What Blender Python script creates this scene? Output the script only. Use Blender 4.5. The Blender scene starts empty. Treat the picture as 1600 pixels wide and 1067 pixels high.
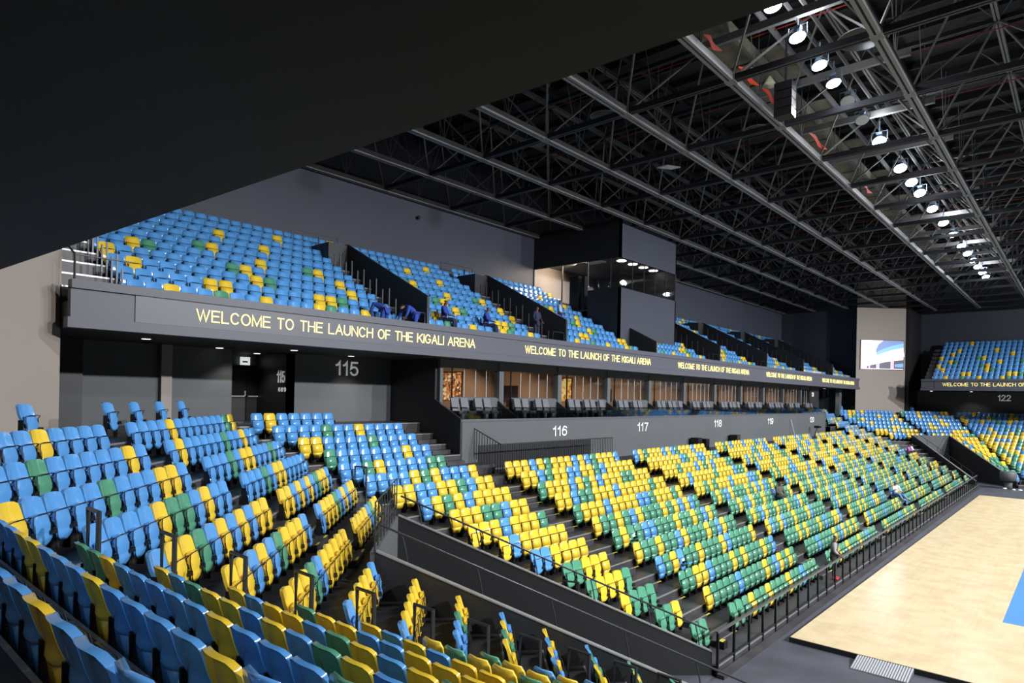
import bpy, math, random
import numpy as np
from mathutils import Vector, Matrix

S = bpy.context.scene
COL = S.collection
R2 = math.sqrt(2)
random.seed(7)
RNG = random.Random(11)

# ------------------------------------------------------------------ camera
F_PX = 1019.0
YAW = math.atan(903 / 1019.0)
ROLL = 0.02
HEYE = 7.2
HY = 85.5
fw = Vector((-math.sin(YAW), math.cos(YAW), 0))
rt = Vector((math.cos(YAW), math.sin(YAW), 0))
up = Vector((0, 0, 1))
c_, s_ = math.cos(ROLL), math.sin(ROLL)
c_right = rt * c_ + up * s_
c_up = up * c_ - rt * s_
cam_d = bpy.data.cameras.new('camera')
cam = bpy.data.objects.new('camera', cam_d)
COL.objects.link(cam)
m = Matrix((c_right, c_up, -fw)).transposed().to_4x4()
m.translation = Vector((0, 0, HEYE))
cam.matrix_world = m
cam_d.sensor_width = 36
cam_d.lens = F_PX / 1600 * 36
cam_d.shift_y = HY * c_ / 1600
cam_d.shift_x = HY * s_ / 1600
cam_d.clip_start = 0.05
cam_d.clip_end = 400
S.camera = cam


def proj(x, y, z):
    r = x * rt.x + y * rt.y
    d = x * fw.x + y * fw.y
    if d < 0.2:
        return None
    h = z - HEYE
    u = F_PX * r / d
    v = -F_PX * h / d + HY
    return 800 + u * c_ - v * s_, 533.5 + u * s_ + v * c_, d


# ------------------------------------------------------------------ world, exposure
W = bpy.data.worlds.new('world')
S.world = W
W.use_nodes = True
W.node_tree.nodes['Background'].inputs[0].default_value = (0.55, 0.65, 1.0, 1)
W.node_tree.nodes['Background'].inputs[1].default_value = 0.0
S.view_settings.view_transform = 'Standard'
S.view_settings.look = 'None'
S.view_settings.gamma = 1
S.view_settings.use_curve_mapping = False
S.view_settings.exposure = 0.0

# ------------------------------------------------------------------ arena lights
def spot(name, loc, tgt, watts, angle, col=(1, 1, 1), blend=0.6, rad=0.35):
    d = bpy.data.lights.new(name, 'SPOT')
    d.energy = watts
    d.spot_size = math.radians(angle)
    d.spot_blend = blend
    d.shadow_soft_size = rad
    d.color = col
    o = bpy.data.objects.new(name, d)
    COL.objects.link(o)
    o.location = loc
    o.rotation_euler = (Vector(tgt) - Vector(loc)).to_track_quat('-Z', 'Y').to_euler()
    return o


def area(name, loc, tgt, watts, sx, sy, col=(1, 1, 1)):
    d = bpy.data.lights.new(name, 'AREA')
    d.shape = 'RECTANGLE'
    d.size = sx
    d.size_y = sy
    d.energy = watts
    d.color = col
    o = bpy.data.objects.new(name, d)
    COL.objects.link(o)
    o.location = loc
    o.rotation_euler = (Vector(tgt) - Vector(loc)).to_track_quat('-Z', 'Y').to_euler()
    return o


LIGHT_GAIN = 1.0
# floodlights of the catwalk over the near sideline (the ones in view) and of its twin over the far sideline
FLOOD_Y = [18.9, 20.8, 23.0, 24.6, 26.4, 28.5, 31.5, 35.5, 38.1, 40.5, 44.0, 47.8, 51.5, 55.5, 58.5, 61.5, 64.5, 67.5, 70.0]
for i, y in enumerate((21, 30, 39, 48, 57, 66)):
    spot('flood_beam', (-6.9, y, 17.45), (2.5, y + 1.5, 0), 2600 * LIGHT_GAIN, 124, (0.97, 0.98, 1.0))
for i, y in enumerate((12, 21, 31, 41, 51, 61, 71)):
    spot('flood_beam', (17.0, y, 17.3), (-13.0, y - (2 if y < 20 else 0), 1.5), (24000 if y < 20 else 31000) * LIGHT_GAIN, 84, (0.96, 0.98, 1.0), blend=1.0)
spot('flood_beam', (10.0, 66, 17.3), (-4, 80, 5.0), 12000 * LIGHT_GAIN, 100, (0.96, 0.98, 1.0))
spot('flood_beam', (4.0, 20, 17.3), (-14, 5, 5.0), 5000 * LIGHT_GAIN, 95, (0.96, 0.98, 1.0), blend=.8)  # extra fill spot added for the near corner, off both catwalks
for y in (18.7, 20.8, 24.6):
    spot('flood_beam', (-6.9, y, 17.45), (-11.5, 5, 4.5), 1700 * LIGHT_GAIN, 90, (0.96, 0.98, 1.0), blend=.9, rad=.22)

for x in (-11, -7, -3, 1):
    spot('near_downlight', (x, -1.2, 8.6), (x - .5, 1.6, 5), 36, 130, (0.95, 0.97, 1.0), rad=.12)

# ------------------------------------------------------------------ materials
def mat(name, col, rough=0.5, metal=0.0, noise=0.0, nscale=4.0, emit=None, es=1.0, bump=0.0, coat=0.0, spec=0.5):
    m = bpy.data.materials.new(name)
    m.use_nodes = True
    nt = m.node_tree
    b = nt.nodes['Principled BSDF']
    b.inputs['Base Color'].default_value = (*col, 1)
    b.inputs['Roughness'].default_value = rough
    b.inputs['Metallic'].default_value = metal
    b.inputs['Specular IOR Level'].default_value = spec
    if coat:
        b.inputs['Coat Weight'].default_value = coat
        b.inputs['Coat Roughness'].default_value = 0.12
    if noise or bump:
        tc = nt.nodes.new('ShaderNodeTexCoord')
        nz = nt.nodes.new('ShaderNodeTexNoise')
        nz.inputs['Scale'].default_value = nscale
        nz.inputs['Detail'].default_value = 5
        nt.links.new(tc.outputs['Object'], nz.inputs['Vector'])
        if noise:
            r = nt.nodes.new('ShaderNodeValToRGB')
            r.color_ramp.elements[0].position = 0.3
            r.color_ramp.elements[1].position = 0.7
            r.color_ramp.elements[0].color = (*[c * (1 - noise) for c in col], 1)
            r.color_ramp.elements[1].color = (*[min(1, c * (1 + noise)) for c in col], 1)
            nt.links.new(nz.outputs['Fac'], r.inputs[0])
            nt.links.new(r.outputs[0], b.inputs['Base Color'])
        if bump:
            bp = nt.nodes.new('ShaderNodeBump')
            bp.inputs['Strength'].default_value = bump
            nt.links.new(nz.outputs['Fac'], bp.inputs['Height'])
            nt.links.new(bp.outputs[0], b.inputs['Normal'])
    if emit:
        b.inputs['Emission Color'].default_value = (*emit, 1)
        b.inputs['Emission Strength'].default_value = es
    return m


def s2l(r, g, b):
    f = lambda v: (v / 255 / 12.92) if v / 255 <= 0.04045 else ((v / 255 + 0.055) / 1.055) ** 2.4
    return f(r), f(g), f(b)


M = {}
M['B'] = mat('blue_plastic', (0.098, 0.32, 0.70), 0.20, noise=0.05, nscale=1.5, coat=0.6)
M['Y'] = mat('yellow_plastic', (0.82, 0.56, 0.045), 0.20, noise=0.05, nscale=1.5, coat=0.6)
M['G'] = mat('green_plastic', (0.085, 0.295, 0.185), 0.20, noise=0.05, nscale=1.5, coat=0.6)
M['black_metal'] = mat('black_metal', (0.012, 0.012, 0.014), 0.4, 0.3)
M['rail'] = mat('dark_rail_paint', (0.045, 0.047, 0.055), 0.4, 0.5)
M['steel'] = mat('brushed_steel', (0.35, 0.35, 0.37), 0.35, 0.9)
M['terrace'] = mat('dark_concrete', (0.042, 0.041, 0.045), 0.45, noise=0.3, nscale=1.2)
M['edge'] = mat('tread_edge', (0.30, 0.30, 0.31), 0.35, 0.4)
M['nosing'] = mat('yellow_nosing', (0.60, 0.50, 0.03), 0.5)
M['floor'] = mat('grey_screed', (0.062, 0.066, 0.082), 0.5, noise=0.25, nscale=0.9)
M['black_wall'] = mat('black_board', (0.017, 0.017, 0.019), 0.5)
M['wall'] = mat('grey_wall_paint', (0.040, 0.046, 0.068), 0.6, noise=0.04, nscale=0.6)
M['lower_wall'] = mat('mid_grey_wall_paint', (0.085, 0.092, 0.10), 0.6, noise=0.04, nscale=0.6)
M['fascia'] = mat('fascia_paint', (0.080, 0.082, 0.105), 0.5)
M['ribbon'] = mat('ribbon_screen', (0.085, 0.088, 0.11), 0.45)
M['beige'] = mat('beige_paint', (0.33, 0.285, 0.25), 0.7, noise=0.03, nscale=0.3)
M['soffit'] = mat('black_soffit', (0.04, 0.04, 0.041), 0.7)
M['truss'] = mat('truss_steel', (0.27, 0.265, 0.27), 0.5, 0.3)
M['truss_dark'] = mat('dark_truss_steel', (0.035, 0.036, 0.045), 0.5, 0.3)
M['brace'] = mat('brace_steel', (0.17, 0.168, 0.165), 0.5, 0.3)
M['deck'] = mat('roof_deck', (0.013, 0.013, 0.014), 0.8)
M['duct'] = mat('catwalk_board', (0.16, 0.15, 0.115), 0.6, noise=0.3, nscale=1.5)
M['red'] = mat('red_cloth', (0.75, 0.07, 0.03), 0.6)
M['redpipe'] = mat('red_pipe', (0.22, 0.02, 0.015), 0.5)
M['white'] = mat('white_enamel', (0.75, 0.78, 0.8), 0.4)
M['ramp'] = mat('pale_ramp_metal', (.40, .41, .44), .45)
M['lampcase'] = mat('lamp_housing', (0.35, 0.45, 0.6), 0.35, 0.5)
M['lampglow'] = mat('lamp_lens', (1, 1, 1), 0.3, emit=(0.85, 0.92, 1.0), es=40)
M['downlight'] = mat('downlight', (1, 1, 1), 0.3, emit=(1.0, 0.93, 0.85), es=2.5)
M['roomlamp'] = mat('room_lamp_lens', (1, 1, 1), 0.3, emit=(1.0, 0.90, 0.78), es=7)
M['text'] = mat('white_lettering', (0.80, 0.82, 0.82), 0.5, emit=(0.8, 0.82, 0.82), es=0.25)  # slight glow added to brighten the unlit section numbers
M['ytext'] = mat('lit_yellow_letters', (0.9, 0.8, 0.3), 0.5, emit=(1.0, 0.83, 0.30), es=0.95)
M['blue_floor'] = mat('blue_court_paint', (0.075, 0.24, 0.52), 0.35)
M['suite'] = mat('suite_wall', (0.42, 0.28, 0.19), 0.7)
M['charcoal'] = mat('charcoal_upholstery', (0.045, 0.047, 0.055), 0.5)
M['greyupholstery'] = mat('grey_upholstery', (0.13, 0.135, 0.15), 0.5)
M['tv'] = mat('dark_display', (0.01, 0.012, 0.02), 0.15)
M['skin'] = mat('brown_skin', (0.11, 0.055, 0.035), 0.5)
M['hair'] = mat('dark_hair', (0.012, 0.010, 0.009), 0.8)


def glass_mat(name, tint, amount, base=0.03):
    m = bpy.data.materials.new(name)
    m.use_nodes = True
    nt = m.node_tree
    nt.nodes.clear()
    out = nt.nodes.new('ShaderNodeOutputMaterial')
    t = nt.nodes.new('ShaderNodeBsdfTransparent')
    t.inputs[0].default_value = (*tint, 1)
    g = nt.nodes.new('ShaderNodeBsdfGlossy')
    g.inputs['Roughness'].default_value = 0.03
    g.inputs['Color'].default_value = (0.9, 0.95, 1, 1)
    mx = nt.nodes.new('ShaderNodeMixShader')
    lw_ = nt.nodes.new('ShaderNodeLayerWeight')
    pw = nt.nodes.new('ShaderNodeMath')
    pw.operation = 'POWER'
    pw.inputs[1].default_value = 2.5
    ma = nt.nodes.new('ShaderNodeMath')
    ma.operation = 'MULTIPLY_ADD'
    ma.inputs[1].default_value = amount
    ma.inputs[2].default_value = base
    nt.links.new(lw_.outputs['Facing'], pw.inputs[0])
    nt.links.new(pw.outputs[0], ma.inputs[0])
    nt.links.new(ma.outputs[0], mx.inputs[0])
    nt.links.new(t.outputs[0], mx.inputs[1])
    nt.links.new(g.outputs[0], mx.inputs[2])
    nt.links.new(mx.outputs[0], out.inputs[0])
    return m


M['glass'] = glass_mat('clear_glass', (0.95, 0.96, 0.97), 0.25)
M['balglass'] = glass_mat('balustrade_glass', (0.8, 0.84, 0.86), 0.75, 0.20)


def wood_mat():
    m = bpy.data.materials.new('maple_boards')
    m.use_nodes = True
    nt = m.node_tree
    b = nt.nodes['Principled BSDF']
    b.inputs['Roughness'].default_value = 0.22
    tc = nt.nodes.new('ShaderNodeTexCoord')
    mp = nt.nodes.new('ShaderNodeMapping')
    mp.inputs['Rotation'].default_value = (0, 0, math.radians(90))
    br = nt.nodes.new('ShaderNodeTexBrick')
    br.inputs['Scale'].default_value = 1
    br.inputs['Brick Width'].default_value = 1.1
    br.inputs['Row Height'].default_value = 0.09
    br.inputs['Mortar Size'].default_value = 0.0015
    br.inputs['Color1'].default_value = (0.69, 0.56, 0.36, 1)
    br.inputs['Color2'].default_value = (0.64, 0.51, 0.315, 1)
    br.inputs['Mortar'].default_value = (0.66, 0.50, 0.29, 1)
    br.inputs['Bias'].default_value = -0.45
    nz = nt.nodes.new('ShaderNodeTexNoise')
    nz.inputs['Scale'].default_value = 1.4
    nz.inputs['Detail'].default_value = 6
    mx = nt.nodes.new('ShaderNodeMix')
    mx.data_type = 'RGBA'
    mx.blend_type = 'MULTIPLY'
    mx.inputs[0].default_value = 0.5
    rp = nt.nodes.new('ShaderNodeValToRGB')
    rp.color_ramp.elements[0].position = 0.35
    rp.color_ramp.elements[0].color = (0.78, 0.74, 0.66, 1)
    rp.color_ramp.elements[1].position = 0.6
    rp.color_ramp.elements[1].color = (1, 1, 1, 1)
    nt.links.new(tc.outputs['Object'], mp.inputs[0])
    nt.links.new(mp.outputs[0], br.inputs[0])
    nt.links.new(tc.outputs['Object'], nz.inputs[0])
    nt.links.new(nz.outputs['Fac'], rp.inputs[0])
    nt.links.new(br.outputs[0], mx.inputs[6])
    nt.links.new(rp.outputs[0], mx.inputs[7])
    nt.links.new(mx.outputs[2], b.inputs['Base Color'])
    return m


M['wood'] = wood_mat()


def voronoi_mat(name, cols, scale, es):
    m = bpy.data.materials.new(name)
    m.use_nodes = True
    nt = m.node_tree
    b = nt.nodes['Principled BSDF']
    tc = nt.nodes.new('ShaderNodeTexCoord')
    v = nt.nodes.new('ShaderNodeTexVoronoi')
    v.inputs['Scale'].default_value = scale
    r = nt.nodes.new('ShaderNodeValToRGB')
    r.color_ramp.interpolation = 'CONSTANT'
    els = r.color_ramp.elements
    els[0].color = (*cols[0], 1)
    els[1].position = 1 / len(cols)
    els[1].color = (*cols[1], 1)
    for i, c in enumerate(cols[2:], 2):
        e = els.new(i / len(cols))
        e.color = (*c, 1)
    sp = nt.nodes.new('ShaderNodeSeparateColor')
    nt.links.new(tc.outputs['Object'], v.inputs['Vector'])
    nt.links.new(v.outputs['Color'], sp.inputs[0])
    nt.links.new(sp.outputs[0], r.inputs[0])
    nt.links.new(r.outputs[0], b.inputs['Base Color'])
    nt.links.new(r.outputs[0], b.inputs['Emission Color'])
    b.inputs['Emission Strength'].default_value = es
    return m


# ------------------------------------------------------------------ mesh helpers
class MB:
    def __init__(self):
        self.v, self.f, self.mi = [], [], []

    def quad(self, *pts, mi=0):
        n = len(self.v)
        self.v += [tuple(p) for p in pts]
        self.f.append(tuple(range(n, n + len(pts))))
        self.mi.append(mi)
        return self

    def hexa(self, p, mi=0):
        n = len(self.v)
        self.v += [tuple(q) for q in p]
        for f in ((0, 3, 2, 1), (4, 5, 6, 7), (0, 1, 5, 4), (1, 2, 6, 5), (2, 3, 7, 6), (3, 0, 4, 7)):
            self.f.append(tuple(n + i for i in f))
            self.mi.append(mi)
        return self

    def box(self, x0, x1, y0, y1, z0, z1, mi=0):
        return self.hexa([(x0, y0, z0), (x1, y0, z0), (x1, y1, z0), (x0, y1, z0),
                          (x0, y0, z1), (x1, y0, z1), (x1, y1, z1), (x0, y1, z1)], mi)

    def obox(self, c, ux, uy, sx, sy, sz, mi=0):
        """box: centre c of base, horizontal unit dirs ux, uy, full sizes"""
        c = Vector(c)
        ux = Vector(ux) * sx / 2
        uy = Vector(uy) * sy / 2
        b = [c - ux - uy, c + ux - uy, c + ux + uy, c - ux + uy]
        return self.hexa(b + [q + Vector((0, 0, sz)) for q in b], mi)

    def prism(self, poly, z0, z1, mi=0):
        """vertical prism, poly ccw list of (x,y); z1 may be a list"""
        n = len(poly)
        a = len(self.v)
        self.v += [(p[0], p[1], z0) for p in poly] + [(p[0], p[1], z1) for p in poly]
        self.f.append(tuple(range(a + n - 1, a - 1, -1)))
        self.f.append(tuple(range(a + n, a + 2 * n)))
        self.mi += [mi, mi]
        for i in range(n):
            j = (i + 1) % n
            self.f.append((a + i, a + j, a + n + j, a + n + i))
            self.mi.append(mi)
        return self

    def slab(self, poly3, off, mi=0):
        """extrude a planar 3D polygon by vector off"""
        n = len(poly3)
        a = len(self.v)
        off = Vector(off)
        self.v += [tuple(p) for p in poly3] + [tuple(Vector(p) + off) for p in poly3]
        self.f.append(tuple(range(a + n - 1, a - 1, -1)))
        self.f.append(tuple(range(a + n, a + 2 * n)))
        self.mi += [mi, mi]
        for i in range(n):
            j = (i + 1) % n
            self.f.append((a + i, a + j, a + n + j, a + n + i))
            self.mi.append(mi)
        return self

    def tube(self, pts, r, n=6, mi=0, closed=False):
        pts = [Vector(p) for p in pts]
        N = len(pts)
        a = len(self.v)
        for i, p in enumerate(pts):
            if closed:
                d = (pts[(i + 1) % N] - pts[i - 1])
            elif i == 0:
                d = pts[1] - p
            elif i == N - 1:
                d = p - pts[i - 1]
            else:
                d = (pts[i + 1] - p).normalized() + (p - pts[i - 1]).normalized()
            d = d.normalized() if d.length > 1e-9 else Vector((0, 0, 1))
            ref = Vector((0, 0, 1)) if abs(d.z) < 0.9 else Vector((1, 0, 0))
            x = d.cross(ref).normalized()
            y = d.cross(x)
            rr = r[i] if isinstance(r, (list, tuple)) else r
            for k in range(n):
                t = 2 * math.pi * (k + 0.5) / n
                self.v.append(tuple(p + x * math.cos(t) * rr + y * math.sin(t) * rr))
        for i in range(N if closed else N - 1):
            j = (i + 1) % N
            for k in range(n):
                l = (k + 1) % n
                self.f.append((a + i * n + k, a + i * n + l, a + j * n + l, a + j * n + k))
                self.mi.append(mi)
        if not closed:
            self.f.append(tuple(a + k for k in range(n - 1, -1, -1)))
            self.f.append(tuple(a + (N - 1) * n + k for k in range(n)))
            self.mi += [mi, mi]
        return self

    def lathe(self, prof, c=(0, 0, 0), n=20, mi=0):
        """prof list of (r,z) about vertical axis at c"""
        a = len(self.v)
        for r, z in prof:
            for k in range(n):
                t = 2 * math.pi * k / n
                self.v.append((c[0] + r * math.cos(t), c[1] + r * math.sin(t), c[2] + z))
        for i in range(len(prof) - 1):
            for k in range(n):
                l = (k + 1) % n
                self.f.append((a + i * n + k, a + i * n + l, a + (i + 1) * n + l, a + (i + 1) * n + k))
                self.mi.append(mi)
        self.f.append(tuple(a + k for k in range(n - 1, -1, -1)))
        self.f.append(tuple(a + (len(prof) - 1) * n + k for k in range(n)))
        self.mi += [mi, mi]
        return self

    def mesh(self, name, mats, smooth=False):
        me = bpy.data.meshes.new(name)
        me.from_pydata(self.v, [], self.f)
        for mm in (mats if isinstance(mats, (list, tuple)) else [mats]):
            me.materials.append(mm)
        if any(self.mi):
            me.polygons.foreach_set('material_index', self.mi)
        if smooth:
            me.polygons.foreach_set('use_smooth', [True] * len(me.polygons))
        me.update()
        return me

    def build(self, name, mats, parent=None, smooth=False, **kw):
        o = bpy.data.objects.new(name, self.mesh(name, mats, smooth))
        COL.objects.link(o)
        if parent:
            o.parent = parent
        tag(o, **kw)
        return o


def tag(o, label=None, cat=None, group=None, kind=None):
    if label:
        o['label'] = label
    if cat:
        o['category'] = cat
    if group:
        o['group'] = group
    if kind:
        o['kind'] = kind
    return o


def empty(name, loc, rz=0, **kw):
    o = bpy.data.objects.new(name, None)
    o.location = loc
    o.rotation_euler = (0, 0, rz)
    o.empty_display_size = 0.1
    COL.objects.link(o)
    return tag(o, **kw)


def link_copy(me, name, parent=None, loc=(0, 0, 0), rot=(0, 0, 0), **kw):
    o = bpy.data.objects.new(name, me)
    COL.objects.link(o)
    o.location = loc
    o.rotation_euler = rot
    if parent:
        o.parent = parent
    return tag(o, **kw)


def st(sv, tv, z=0):
    """diagonal frame of the near corner: s towards the court, t along the rows"""
    return Vector(((sv - tv) / R2, (sv + tv) / R2, z))


CF = 86.3   # mirror: y -> CF - y gives the far corner


def mir(p):
    return Vector((p[0], CF - p[1], p[2] if len(p) > 2 else 0))


# ------------------------------------------------------------------ bowl geometry
def Zt(k):      # top of the seat backs of row k
    if k <= 11:
        return 1.10 + 0.3205 * k
    return {12: 4.96, 13: 5.315, 14: 5.68, 15: 6.05, 16: 6.44, 17: 6.85}[k]


def Fl(k):      # floor level of row k
    return Zt(k) - 0.85 if k >= 0 else 0.25


def Xk(k):
    return -(7.98 + 0.83 * k)


def sk(k):
    return -1.84 - 0.84 * (k - 9)


def Yk(k):
    return 0.98 + 0.765 * (15 - k)


def cornNL(k):  # corner between the near end block and the diagonal
    y = Yk(k)
    return Vector((R2 * sk(k) - y, y, 0))


def cornMR(k):
    x = Xk(k)
    return Vector((x, R2 * sk(k) - x, 0))


def t_of(p):
    return (p[1] - p[0]) / R2


V0, V1 = 13.0, 16.72     # walls of the entrance tunnel (t)
VB = -1.80               # its back wall (s)
XE_N, XE_F = 9.0, 14.0   # how far the end stands are built
YSW = 18.2               # end of the upper rows by the suites

# ------------------------------------------------------------------ setting: floor, terraces
MB().box(-40, 40, -12, 100, -0.4, 0.0).build('floor', M['floor'], kind='structure')

ter = MB()


def strip(P0, P1, Q0, Q1, z, zf, mi=0):
    """tread between back points P and front points Q at height z, riser at its front down to zf"""
    ter.quad((*P0[:2], z), (*Q0[:2], z), (*Q1[:2], z), (*P1[:2], z), mi=mi)
    ter.quad((*Q0[:2], z), (*Q0[:2], zf), (*Q1[:2], zf), (*Q1[:2], z), mi=mi)
    # metal edge
    d = (Vector(P0[:2]) - Vector(Q0[:2]))
    if d.length > 0:
        d = d.normalized() * 0.035
        e0, e1 = (Q0[0] + d.x, Q0[1] + d.y), (Q1[0] + d.x, Q1[1] + d.y)
        o0, o1 = (Q0[0] - d.x * .15, Q0[1] - d.y * .15), (Q1[0] - d.x * .15, Q1[1] - d.y * .15)
        ter.quad((*e0, z + .004), (*o0, z + .004), (*o1, z + .004), (*e1, z + .004), mi=1)
        ter.quad((*o0, z + .004), (*o0, z - .03), (*o1, z - .03), (*o1, z + .004), mi=1)


def lines(k):
    """back line points of row k: N end, corner NL, corner MR, far corner MR, far corner NL, far end"""
    a, b = cornNL(k), cornMR(k)
    return [Vector((XE_N, Yk(k), 0)), a, b, mir(b), mir(a), Vector((XE_F, CF - Yk(k), 0))]


for k in range(0, 18):
    L, Fr = lines(k), lines(k - 1)
    z = Fl(k)
    zf = Fl(k - 1) if k > 0 else 0.0
    if k == 17:
        L = lines(21)
    # near end
    strip(L[0], L[1], Fr[0], Fr[1], z, zf)
    strip(L[5], L[4], Fr[5], Fr[4], z, zf)
    # diagonals, cut by the tunnels
    for far in (False, True):
        g = mir if far else (lambda p: p)
        sa, sb = sk(k), sk(k - 1)
        if k == 17:
            sa = sk(21)
        ta, tb = t_of(L[1]), t_of(L[2])
        fa, fb = t_of(Fr[1]), t_of(Fr[2])
        if k <= 9:
            strip(g(st(sa, ta)), g(st(sa, V0 - .05)), g(st(sb, fa)), g(st(sb, V0 - .05)), z, zf)
            if max(tb, fb) > V1 + .02:
                strip(g(st(sa, V1 + .05)), g(st(sa, max(tb, V1 + .05))), g(st(sb, V1 + .05)), g(st(sb, max(fb, V1 + .05))), z, zf)
        else:
            strip(g(st(sa, ta)), g(st(sa, tb)), g(st(sb, fa)), g(st(sb, fb)), z, zf)
    # long side
    if k <= 11:
        strip(L[2], L[3], Fr[2], Fr[3], z, zf)
    elif k < 17:
        strip(L[2], (Xk(k), YSW), Fr[2], (Xk(k - 1), YSW), z, zf)
        strip(mir(L[2]), (Xk(k), CF - YSW), mir(Fr[2]), (Xk(k - 1), CF - YSW), z, zf)
    else:
        xb = -23.4
        strip((xb, L[2][1]), (xb, YSW), Fr[2], (Xk(16), YSW), z, zf)
        strip((xb, CF - L[2][1]), (xb, CF - YSW), mir(Fr[2]), (Xk(16), CF - YSW), z, zf)
        ter.quad((xb, L[2][1], z), (*L[2][:2], z), (*Fr[2][:2], z), (xb, Fr[2][1], z))
# walkway in front of the suite wall
ter.box(-19.0, Xk(11), YSW, CF - YSW, 3.6, Fl(12) - .02)
ter.box(-19.0, Xk(12), YSW, YSW + 1.15, 3.6, Fl(13) - .01)
ter.build('floor_terraces', [M['terrace'], M['edge']], kind='structure')

# tunnels (floor, walls with sloping tops)
for far in (False, True):
    g = mir if far else (lambda p: p)
    side = 'far' if far else 'near'

    def wall_t(t0, t1, nm):
        top = lambda s: 4.1 - 0.425 * (s - VB)
        p = [st(VB, t0, 0), st(6.42, t0, 0), st(6.42, t0, top(6.42)), st(VB, t0, top(VB))]
        p = [g(q) if not far else Vector((q.x, CF - q.y, q.z)) for q in p]
        off = st(0, t1 - t0)
        if far:
            off = Vector((off.x, -off.y, 0))
        MB().slab(p, off).build(nm, M['black_wall'], kind='structure')
        # coping
        q = [st(VB, t0 - .02, top(VB)), st(6.42, t0 - .02, top(6.42)), st(6.42, t0 - .02, top(6.42) + .025), st(VB, t0 - .02, top(VB) + .025)]
        q = [Vector((a.x, CF - a.y, a.z)) if far else a for a in q]
        off = st(0, t1 - t0 + .04)
        if far:
            off = Vector((off.x, -off.y, 0))
        MB().slab(q, off).build('trim_tunnel', M['edge'], kind='structure')
    wall_t(V0 - .12, V0, 'wall_tunnel_%s_left' % side)
    wall_t(V1, V1 + .12, 'wall_tunnel_%s_right' % side)
    q = [st(VB, V0 - .1, 0), st(VB, V1 + .1, 0), st(VB, V1 + .1, 4.1), st(VB, V0 - .1, 4.1)]
    off = st(-.12, 0)
    if far:
        q = [Vector((a.x, CF - a.y, a.z)) for a in q]
        off = Vector((off.x, -off.y, 0))
    MB().slab(q, off).build('wall_tunnel_%s_back' % side, M['lower_wall'], kind='structure')

# ------------------------------------------------------------------ setting: walls
MB().box(-28.1, -27.8, -6, 92, 5.0, 21.5).build('wall_left', M['wall'], kind='structure')
MB().box(-28.1, 30, 89.6, 89.9, 0, 21.5).build('wall_far', M['wall'], kind='structure')
MB().box(-17, 30, 87.9, 88.1, 4.5, 8.75).build('wall_far_lower', M['lower_wall'], kind='structure')
MB().box(-14, 30, -3.2, -3.0, 4.5, 8.75).build('wall_near', M['black_wall'], kind='structure')
MB().box(29.7, 30, -6, 92, 0, 21.5).build('wall_right', M['black_wall'], kind='structure')
# beige diagonal corner walls
MB().prism([tuple(st(-10.5, 10.9)[:2]), tuple(st(-10.5, 17.30)[:2]), tuple(st(-11.3, 17.3)[:2]), tuple(st(-11.3, 10.9)[:2])], 5.2, 21).build('wall_corner_near', M['beige'], kind='structure')
MB().prism([(-15.22, 82.62), (-15.9, 84.6), (-18.6, 84.5), (-19.18, 78.66)][::-1], 5.2, 21).build('wall_corner_far', M['beige'], kind='structure')
MB().box(-27.8, -19.9, 4.55, 4.7, 5.0, 21).build('wall_return_near', M['black_wall'], kind='structure')
MB().box(-27.8, -18.6, 80.2, 80.4, 5.0, 21).build('wall_return_far', M['wall'], kind='structure')
MB().box(-15.2, -14.9, 82.9, 89.7, 5.0, 21).build('wall_return_far_end', M['black_wall'], kind='structure')
# lower walls by the sign 115, door recess
lw = MB()
lw.box(-23.6, -23.3, 4.7, 11.0, 5.5, 8.72)
lw.box(-23.6, -23.3, 13.3, 19.0, 5.5, 8.72)
MB().box(-23.3, -23.1, 4.7, 6.25, 5.5, 8.7).build('wall_dark_gap', M['black_wall'], kind='structure')  # black strip put in for the shade of the gap by the beige wall
lw.build('wall_lower_left', M['lower_wall'], kind='structure')
MB().box(-26.2, -26.0, 10.9, 16.0, 5.5, 8.72).build('wall_recess_back', M['lower_wall'], kind='structure')
MB().box(-26.0, -23.3, 13.3, 13.5, 5.5, 8.72).build('wall_recess_side', M['black_wall'], kind='structure')
MB().box(-23.28, -23.1, 8.52, 8.86, 5.9, 8.7).build('trim_post', M['beige'], kind='structure')
# black end wall of the suites
MB().slab([(-23.4, 18.2, 3.9), (-18.8, 18.2, 3.9), (-18.8, 18.2, 6.25), (-20.35, 18.2, 7.0), (-20.35, 18.2, 8.72), (-23.4, 18.2, 8.72)], (0, .12, 0)).build('wall_suite_end', M['black_wall'], kind='structure')
MB().slab([(-23.4, 66.6, 3.9), (-18.8, 66.6, 3.9), (-18.8, 66.6, 6.25), (-20.35, 66.6, 7.0), (-20.35, 66.6, 8.72), (-23.4, 66.6, 8.72)], (0, .12, 0)).build('wall_suite_far_end', M['black_wall'], kind='structure')
MB().box(-19.0, -18.8, 18.32, 66.6, 3.6, 6.17).build('wall_suite_front', M['lower_wall'], kind='structure')
MB().box(-18.85, -18.77, 18.2, 66.7, 6.13, 6.19).build('trim_suite_front', M['fascia'], kind='structure')
MB().box(-24.6, -19.0, 18.32, 66.6, 5.95, 6.05).build('floor_suites', M['charcoal'], kind='structure')
MB().box(-24.8, -24.6, 18.32, 66.6, 6.0, 8.72).build('wall_suite_back', M['suite'], kind='structure')
MB().box(-23.6, -23.4, 66.7, 80.2, 5.0, 8.72).build('wall_lower_far', M['wall'], kind='structure')
MB().box(-20.6, -20.2, 76.4, 77.2, 5.9, 8.7).build('trim_far_pillar', M['lower_wall'], kind='structure')
MB().box(-20.5, -20.3, 66.7, 69.5, 6.0, 8.7).build('wall_far_passage', M['black_wall'], kind='structure')

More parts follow.
